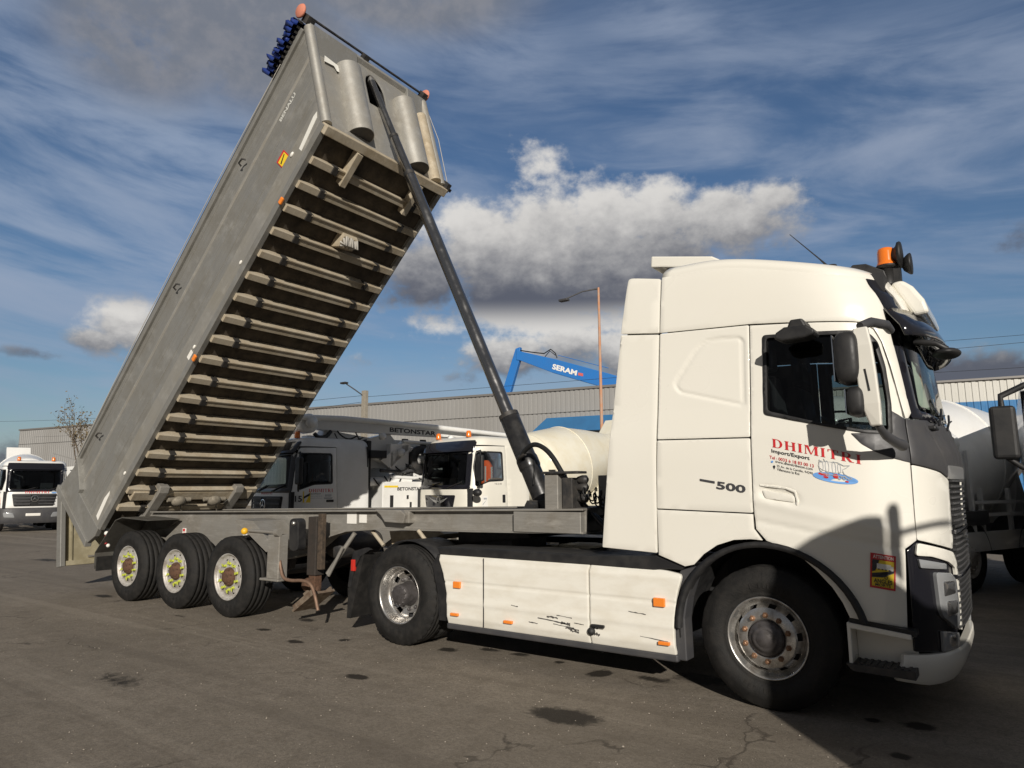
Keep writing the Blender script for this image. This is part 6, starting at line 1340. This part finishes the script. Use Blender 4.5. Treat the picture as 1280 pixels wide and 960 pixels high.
    MB().tube([(-3.25, 1.0, 2.30), (-2.9, 1.0, 2.34)], .20, 20).build('air_filter', TWHITE, T); MB().box(-3.05, -2.9, 1.0, 1.2, 1.0, 1.45).box(-3.5, -3.42, 1.15, 1.20, .9, 2.2).build('side_frame', TWHITE, T); MB().prism([(-3.9, 1.02), (-3.9, 1.25), (-2.75, 1.25), (-2.75, 1.02)], .7, 1.22).build('side_box', DARKGREY, T, bevel=.04)
    for z_ in (1.15, 1.35): MB().box(-6.4, -3.6, 1.12, 1.16, z_, z_+.05).build('side_rail', TWHITE, T)
    for x_ in (-3.9, -4.8, -5.7): MB().box(x_, x_+.06, 1.08, 1.14, .9, 1.6).build('rail_post', TWHITE, T)
    for x in (-3.25, -5.3, -6.65):
        mb = MB(); n = 12
        for i in range(n):
            a, b = radians(10+160*i/n), radians(10+160*(i+1)/n); mb.add([(x+r*cos(t), y, .52+r*sin(t)) for t in (a, b) for r in (.58, .60) for y in (.75, 1.22)], [(0, 1, 3, 2), (4, 5, 7, 6), (2, 3, 7, 6), (0, 4, 5, 1), (0, 2, 6, 4), (1, 3, 7, 5)])
        mb.build('mudguard', DARKGREY, T)
    # truck at the right edge, only its mirror and a strip of cab reach into view
    T, Cc, OF = make_truck('right_edge_truck', (2.98, 2.75, 0), radians(-89), 'white truck cut off at the right edge, only its black mirror and cab strip showing', H_=2.95, w=2.5, cl=2.0, mirrors=False, wheels=(-1.4, -5.0, -6.4), length=7.5)
    for sg in (-1, 1):
        y = sg*(1.25+.16); mb = MB(); mb.tube([(-.15, sg*1.2, 2.62), (-.12, y, 2.52), (-.11, y, 2.40), (-.12, y, 1.93), (-.13, y, 1.92)], .03, 10).tube([(-.12, y, 1.92), (-.14, sg*1.3, 1.82), (-.25, sg*1.2, 1.80)], .025, 8); m_ = mb.build('mirror_arm', BLACKP, T)
        MB().box(-.17, -.05, y-.11, y+.11, 1.90, 2.42).build('mirror_head', BLACKP, m_, bevel=.04, seg=3)
    MB().box(-7.4, -2.2, -1.2, 1.2, 1.05, 2.9).build('tipper_box', TWHITE, T, bevel=.03)
    # long warehouse behind the yard
    k = Vector((.98543, .17009, 0)); ang = atan2(k.y, k.x); c0 = Vector((-111.46, 32.19, 0))
    def corr(name, length, z0, z1, m, par, y=0, pitch=.45, dep=.06, x0=0):
        mb = MB(); n = int(length/pitch); pts = []
        for i in range(n):
            x = x0+i*pitch; pts += [(x, y), (x+pitch*.55, y), (x+pitch*.62, y+dep), (x+pitch*.93, y+dep)]
        vs = [(x, yy, z) for z in (z0, z1) for x, yy in pts]; N_ = len(pts)
        mb.add(vs, [(i, i+1, N_+i+1, N_+i) for i in range(N_-1)]); return mb.build(name, m, par)
    A = empty('warehouse', tuple(c0), ang); tag(A, 'long grey corrugated warehouse running behind the trucks on the left and centre', 'warehouse')
    LA = 100
    corr('wall_cladding', LA, 0, 10.2, CORR, A)
    MB().box(0, LA, .1, 40, 0, 10.15).build('wall', CORR, A); MB().box(-.1, LA+.1, -.12, 40.1, 10.15, 10.35).build('roof_edge', mat('roof_flashing', (.22, .21, .20), .5, .3), A)
    MB().box(0, LA, -.02, .0, 8.2, 8.24).build('cladding_seam', DARKMETAL, A)
    ud = lambda p: (Vector(p)-c0).dot(k)
    u0, u1 = ud((-33.71, 45.61, 0)), LA-.2; u2 = ud((-31.62, 45.97, 0))
    MB().prism([(u0, 5.55), (u0, 5.95), (u2, 7.66), (u1, 7.66), (u1, 6.45), (u2+.2, 6.45), (u0+1.2, 5.55)], -1.2, -.15).build('blue_canopy', BLUEC, A)
    Bd = empty('second_warehouse', (-22.0, 61.6, 0), ang); tag(Bd, 'pale corrugated warehouse with a blue lower half, seen beyond the cab on the right', 'warehouse')
    corr('wall_cladding', 60, 8.65, 10.5, CORRW, Bd, pitch=.5); corr('blue_wall_cladding', 60, 0, 8.65, BLUEC, Bd, y=-.15, pitch=.5); MB().box(0, 60, .15, 30, 0, 10.45).build('wall', CORRW, Bd); MB().box(-.1, 60.1, -.2, 30, 10.45, 10.62).build('roof_edge', MATS['roof_flashing'], Bd)
    # low white sheds at the far left
    s_ = MB().prism([(0, 0), (0, 3.2), (9, 4.2), (18, 3.2), (18, 0)], 0, 14).build('white_shed', mat('shed_white', (.62, .62, .60), .6)); s_.location = (-71, 16, 0); s_.rotation_euler = (0, 0, radians(70)); tag(s_, 'low white gabled shed at the far left edge behind the parked trucks', 'shed')
    # material handler
    CR = empty('material_handler', (-28.0, 74.0, 0), 0); tag(CR, 'blue material handler with SERAM on its raised boom, behind the grey warehouse roof', 'crane')
    P3 = lambda x, y, z: (x+28.0, y-74.0, z)
    d = Vector((-35.8+47.5, 65.2-63.2, 0)).normalized(); base = Vector((-47.55, 63.19, 0))
    Mc = Matrix.Translation(Vector(P3(-47.55, 63.19, 0))) @ Matrix.Rotation(atan2(d.y, d.x), 4, 'Z')
    bo = MB().prism([(-.10, 18.65), (.35, 18.35), (5.0, 16.95), (12.0, 14.55), (19, 12.0), (21, 9.0), (20, 8.0), (16, 11.5), (12.0, 12.75), (8.4, 14.0), (4.6, 15.35), (.35, 17.2), (-.1, 17.3)], -.4, .4, M=Mc).build('boom', CRBLUE, CR, bevel=.05)
    lettering('boom_lettering', 'SERAM', [(4.65, 15.75), (7.75, 14.70), (7.90, 15.30), (4.80, 16.40)], lambda x, z, o: tuple(Mc @ Vector((x, -.4-o, z))), WHT, bo, .04, .02)
    mb = MB().use(mat('logo_red', (.6, .12, .1), .5)); mb.add([Mc @ Vector((x, -.42, z)) for x, z in ((7.95, 14.75), (8.6, 14.55), (8.6, 14.9), (8.0, 15.05))], [(0, 1, 2, 3)]); mb_plain(mb, 'boom_emblem', bo)
    MB().prism([(-.25, 18.75), (.35, 18.9), (.30, 17.4), (-1.3, 12.6), (-2.6, 12.0), (-1.9, 14.2)], -.3, .3, M=Mc).build('dipper_stick', CRBLUE, CR, bevel=.04)
    MB().tube([Mc @ Vector(p) for p in ((.3, -.1, 18.5), (2.0, -.1, 18.1), (3.5, -.1, 17.8), (4.4, -.1, 18.25), (5.0, -.1, 17.7), (5.2, -.1, 17.1))], .07, 6).tube([Mc @ Vector(p) for p in ((3.5, .1, 17.4), (4.2, .1, 18.1), (4.9, .1, 17.5))], .05, 6).build('boom_hose', HOSE, CR)
    MB().tube([Mc @ Vector(p) for p in ((5.2, .3, 17.5), (11.5, .3, 15.4))], .04, 6).build('hand_rail', CRBLUE, CR)
    MB().box(10.2, 10.4, -.2, .2, 8, 13.4, Mc).box(10.9, 11.1, -.2, .2, 8, 13.3, Mc).build('boom_support', CRBLUE, CR)
    MB().box(16, 24, -2.2, 2.2, 3, 8.6, Mc).build('machine_house', CRBLUE, CR, bevel=.2); MB().box(14.5, 25, -2.6, 2.6, 0, 3, Mc).build('undercarriage', DARKMETAL, CR, bevel=.2)
    # poles
    x, y = -12.78, 20.78
    pt = empty('rusty_pole', (x, y, 0)); tag(pt, 'tall thin rust and white street lamp pole rising just left of the nearest cab', 'street lamp', 'street lamps in the yard')
    MB().tube([(0, 0, 0), (0, 0, 4), (.02, 0, 10.4)], [.085, .075, .05], 12).build('pole', RUSTPOLE, pt); MB().tube([(.02, 0, 10.36), (-.6, -.35, 10.25), (-1.2, -.7, 9.96)], [.04, .03, .03], 8).build('lamp_arm', DARKGREY, pt); MB().box(-1.55, -1.1, -.85, -.6, 9.84, 9.95).build('lamp_head', DARKGREY, pt, bevel=.03)
    x, y = -31.88, 24.46; pt = empty('street_lamp', (x, y, 0)); tag(pt, 'concrete street lamp pole with a slanted arm, in front of the grey warehouse', 'street lamp', 'street lamps in the yard')
    MB().box(-.17, .17, -.14, .14, 0, 7.9).build('pole', CONCRETE, pt, bevel=.02); MB().tube([(0, 0, 7.5), (-.4, -.5, 7.95), (-.75, -.9, 8.3)], .04, 8).build('lamp_arm', DARKMETAL, pt); MB().box(-1.1, -.6, -1.15, -.85, 8.3, 8.42).build('lamp_head', DARKMETAL, pt, bevel=.04)
    # overhead wires
    for i, (a, b, lab) in enumerate((((-31.88, 24.46, 7.5), (40, 60, 12.5), 'thin black overhead cable strung rightwards from the concrete lamp pole'), ((-31.88, 24.46, 7.6), (-95, 20, 9.5), 'thin black overhead cable running left from the concrete pole'),
                                     ((-5, 46, 10.9), (30, 48, 11.3), 'upper black power line in the sky right of the nearest cab'), ((-5, 46, 8.9), (30, 48, 9.3), 'lower black power line in the sky right of the nearest cab'), ((-100, 30, 8.6), (-31.88, 24.46, 7.2), 'faint overhead cable in front of the far left warehouse wall'))):
        P = [tuple(Vector(a).lerp(Vector(b), j/20)-Vector((0, 0, sin(pi*j/20)*.5))) for j in range(21)]
        o = MB().tube(P, .012, 5).build('power_line', WIRE); tag(o, lab, 'cable', 'overhead cables')
    # young bare tree
    rn = random.Random(4); tr = empty('young_tree', (-30.8, 7.55, 0)); tag(tr, 'small nearly bare tree with a few dry leaves beside the raised body', 'tree')
    br = MB(); lf = MB(); 
    def grow(p, d, l, r, dep):
        P = [p]; q = p.copy()
        for i in range(4): d = (d+Vector((rn.uniform(-.2, .2), rn.uniform(-.2, .2), .08))).normalized(); q = q+d*l/4; P.append(q.copy())
        br.tube(P, [r*(1-.15*i) for i in range(5)], 5)
        if dep < 3:
            for i in range(4 if dep == 0 else 3): grow(P[rn.choice((2, 3, 4))], (d+Vector((rn.uniform(-1, 1), rn.uniform(-1, 1), rn.uniform(-.1, .8)))).normalized(), l*rn.uniform(.5, .8), r*.5, dep+1)
        if dep > 0:
            for i in range(3):
                c = P[rn.randint(1, 4)]+Vector((rn.uniform(-.12, .12), rn.uniform(-.12, .12), rn.uniform(-.12, .12))); a_, b_ = Vector((rn.uniform(-1, 1), rn.uniform(-1, 1), rn.uniform(-1, 1))).normalized()*.05, Vector((rn.uniform(-1, 1), rn.uniform(-1, 1), rn.uniform(-1, 1))).normalized()*.04
                lf.add([c-a_, c-b_, c+a_, c+b_], [(0, 1, 2, 3)])
    br.tube([(0, 0, 0), (.02, 0, 1.5), (0, .05, 3.0)], [.06, .05, .04], 8); grow(Vector((0, .05, 3.0)), Vector((0, 0, 1)), 1.3, .035, 0); grow(Vector((0, .02, 2.6)), Vector((.5, .2, 1)).normalized(), 1.2, .03, 0); grow(Vector((0, .02, 2.6)), Vector((-.5, -.3, 1)).normalized(), 1.2, .03, 0)
    br.build('trunk', BARK, tr); lf.build('crown', LEAFB, tr)
    # the trucks parked to the right of the camera, out of view; their shade crosses the near cab
    e_h = Vector((.74, .67, 0)); e_p = Vector((.67, -.74, 0)); o0 = e_p*6.1
    Mc = Matrix(((e_h.x, e_p.x, 0, o0.x), (e_h.y, e_p.y, 0, o0.y), (0, 0, 1, 0), (0, 0, 0, 1)))
    S_ = empty('shading_truck'); tag(S_, 'white mixer truck parked out of view to the right, shading the near cab', 'truck')
    z = 2.342
    MB().prism(rounded([(-.0, .45), (.02, 3.10), (.12, z+1.08), (.30, z+1.19), (.58, z+1.26), (.69, z+1.24), (.71, z+.82), (.95, z+.62), (1.3, z+.60), (1.3, .45)], [.02, .3, .05, .05, .05, .03, .03, .05, .02, .02]), 0, 2.4, M=Mc).build('cab', TWHITE, S_, bevel=.03)
    MB().prism([(.71, z+.9), (.71, z+1.27), (.735, z+1.32), (.785, z+1.32), (.80, z+1.27), (.80, z+.8)], 0, .1, M=Mc).build('beacon', AMBERB, S_); MB().tube([Mc @ Vector(p) for p in ((.74, .05, z+1.12), (1.3, .05, z+1.25), (2.0, .05, z+1.30))], .022, 8).build('boom_pipe', TWHITE, S_)
    MB().prism([(1.3, .6), (1.3, z+.50), (2.2, z+.45), (2.5, z+1.0), (4.0, z+1.25), (6.0, z+1.0), (7.5, z+.4), (7.5, .6)], 0, 2.4, M=Mc).build('mixer_body', TWHITE, S_, bevel=.1)
    for hx_ in (.55, 2.6, 5.2, 6.6):
        for p_ in (.0, 2.1): MB().lathe([(.30, 0), (.30, -.02), (.50, -.02), (.525, .03), (.525, .27), (.5, .3), (.30, .3), (.30, 0)], (0, 0, 0), 'y', 36, M=Mc @ Matrix.Translation((hx_, p_, .525))).build('wheel', RUBBER, S_)
    # boom gear is part of S_

# ------------------------------------------------------------------ yard
def asphalt():
    m = bpy.data.materials.new('worn_asphalt'); m.use_nodes = True; N = m.node_tree.nodes; L = m.node_tree.links; p = N['Principled BSDF']
    tc = N.new('ShaderNodeTexCoord')
    def nz(s, d=6, r=.6, scl=None, t='ShaderNodeTexNoise', dist=0):
        z = N.new(t); z.inputs['Scale'].default_value = s
        if t == 'ShaderNodeTexNoise': z.inputs['Detail'].default_value = d; z.inputs['Roughness'].default_value = r; z.inputs['Distortion'].default_value = dist
        if scl: mp = N.new('ShaderNodeMapping'); mp.inputs['Scale'].default_value = scl; mp.inputs['Rotation'].default_value = (0, 0, .15); L.new(tc.outputs['Object'], mp.inputs[0]); L.new(mp.outputs[0], z.inputs['Vector'])
        else: L.new(tc.outputs['Object'], z.inputs['Vector'])
        return z.outputs[0]
    def rng(v, a, b, c=0, d=1):
        r = N.new('ShaderNodeMapRange'); r.interpolation_type = 'SMOOTHSTEP'; L.new(v, r.inputs[0]); r.inputs[1].default_value = a; r.inputs[2].default_value = b; r.inputs[3].default_value = c; r.inputs[4].default_value = d; return r.outputs[0]
    def mx(f, a, b, bl='MIX'):
        x = N.new('ShaderNodeMix'); x.data_type = 'RGBA'; x.blend_type = bl
        if isinstance(f, float): x.inputs[0].default_value = f
        else: L.new(f, x.inputs[0])
        for i, v in ((6, a), (7, b)):
            if isinstance(v, tuple): x.inputs[i].default_value = (*v, 1)
            else: L.new(v, x.inputs[i])
        return x.outputs[2]
    def M_(op, a, b):
        x = N.new('ShaderNodeMath'); x.operation = op
        for i, v in enumerate((a, b)):
            if isinstance(v, (int, float)): x.inputs[i].default_value = v
            else: L.new(v, x.inputs[i])
        return x.outputs[0]
    big = nz(.35, 5); mid = nz(2.5, 6, .65); fine = nz(90, 3, .7); grit = nz(260, 2, .6); tracks = nz(1.0, 5, .6, (.22, 1.6, 1))
    c = mx(rng(big, .35, .65), (.305, .262, .212), (.235, .202, .162))
    c = mx(rng(mid, .42, .7, 0, .45), c, (.32, .28, .225))
    c = mx(rng(tracks, .52, .68, 0, .45), c, (.165, .142, .113))
    c = mx(rng(nz(5, 8, .75), .40, .66, 0, .6), c, (.155, .128, .098))
    c = mx(rng(nz(32, 4, .75), .42, .66, 0, .55), c, (.12, .10, .078))
    c = mx(rng(nz(28, 3, .7, (1, 1.3, 1)), .60, .70, 0, .45), c, (.36, .31, .25))
    c = mx(rng(fine, .35, .68, 0, .55), c, (.13, .113, .09))
    c = mx(rng(grit, .60, .72, 0, .5), c, (.44, .39, .33))
    vo = N.new('ShaderNodeTexVoronoi'); vo.feature = 'DISTANCE_TO_EDGE'; vo.inputs['Scale'].default_value = .42
    wv = N.new('ShaderNodeMix'); wv.data_type = 'VECTOR'; wv.inputs[0].default_value = .12; L.new(tc.outputs['Object'], wv.inputs[4]); zc = N.new('ShaderNodeTexNoise'); zc.inputs['Scale'].default_value = 1.6; zc.inputs['Detail'].default_value = 6; L.new(tc.outputs['Object'], zc.inputs['Vector'])
    sc_ = N.new('ShaderNodeVectorMath'); sc_.operation = 'SCALE'; sc_.inputs['Scale'].default_value = 9; L.new(zc.outputs['Color'], sc_.inputs[0]); L.new(sc_.outputs[0], wv.inputs[5]); L.new(wv.outputs[1], vo.inputs['Vector'])
    crack = M_('MULTIPLY', rng(vo.outputs['Distance'], .0, .010, 1, 0), rng(nz(.5, 3, .5), .50, .58))
    c = mx(M_('MULTIPLY', crack, .75), c, (.06, .05, .04))
    swirl = nz(.8, 4, .5, (.10, 2.4, 1), dist=.6); c = mx(rng(swirl, .54, .62, 0, .28), c, (.12, .10, .08)); c = mx(rng(swirl, .34, .42, .22, 0), c, (.38, .335, .275))
    # oil and damp stains: centre, size along x and y, strength
    sp = N.new('ShaderNodeSeparateXYZ'); L.new(tc.outputs['Object'], sp.inputs[0])
    tot = None
    for x, y, rx, ry, s in STAINS:
        dx = M_('DIVIDE', M_('SUBTRACT', sp.outputs[0], x), rx); dy = M_('DIVIDE', M_('SUBTRACT', sp.outputs[1], y), ry)
        g = M_('MULTIPLY', M_('EXPONENT', M_('MULTIPLY', M_('ADD', M_('MULTIPLY', dx, dx), M_('MULTIPLY', dy, dy)), -1.0), 0), s); tot = g if tot is None else M_('MAXIMUM', tot, g)
    edge = nz(9, 6, .7, None, dist=.4)
    st = rng(M_('ADD', tot, M_('MULTIPLY', M_('SUBTRACT', edge, .5), 1.1)), .22, .60)
    c = mx(M_('MULTIPLY', st, .92), c, (.022, .018, .014))
    spk = rng(nz(5.5, 4, .75), .68, .74); c = mx(M_('MULTIPLY', spk, .5), c, (.06, .05, .042))
    L.new(c, p.inputs['Base Color'])
    L.new(rng(M_('ADD', st, 0.0), 0, 1, .92, .72), p.inputs['Roughness']); p.inputs['Specular IOR Level'].default_value = .25
    b = N.new('ShaderNodeBump'); b.inputs['Strength'].default_value = .55; b.inputs['Distance'].default_value = .006; L.new(M_('ADD', fine, M_('MULTIPLY', grit, .5)), b.inputs['Height'])
    b2 = N.new('ShaderNodeBump'); b2.inputs['Strength'].default_value = .25; b2.inputs['Distance'].default_value = .05; L.new(mid, b2.inputs['Height']); L.new(b.outputs[0], b2.inputs['Normal']); L.new(b2.outputs[0], p.inputs['Normal'])
    return m
def build_ground():
    me = bpy.data.meshes.new('ground'); R_ = 1500; me.from_pydata([(-R_, -R_, 0), (R_, -R_, 0), (R_, R_, 0), (-R_, R_, 0)], [], [(0, 1, 2, 3)]); me.materials.append(asphalt())
    g = bpy.data.objects.new('ground', me); COL.objects.link(g); g['kind'] = 'structure'
def build_grit():
    rn = random.Random(8); mb = MB()
    for i in range(1500):
        x = rn.uniform(-9, 2.5); y = rn.uniform(-4.2, .2) if i % 3 else rn.gauss(-1.0, 1.2); r = rn.uniform(.003, .0075)*(1.6 if i % 17 == 0 else 1)
        k = len(mb.v); vs = [(x+r*rn.uniform(.7, 1.3)*a, y+r*rn.uniform(.7, 1.3)*b, max(0, r*c*rn.uniform(.6, 1)+r*.3)) for a, b, c in ((1, 0, 0), (0, 1, 0), (-1, 0, 0), (0, -1, 0), (.1, .1, 1))]
        mb.add(vs, [(0, 1, 4), (1, 2, 4), (2, 3, 4), (3, 0, 4)])
    g = mb.build('grit', mat('pale_grit', (.34, .30, .25), .9, 0, 0, 3, .9, (.10, .085, .07))); g['kind'] = 'stuff'; g['label'] = 'loose grit scattered over the worn asphalt'; g['category'] = 'grit'
build_ground(); build_grit(); build_tractor(); build_trailer(); build_background()
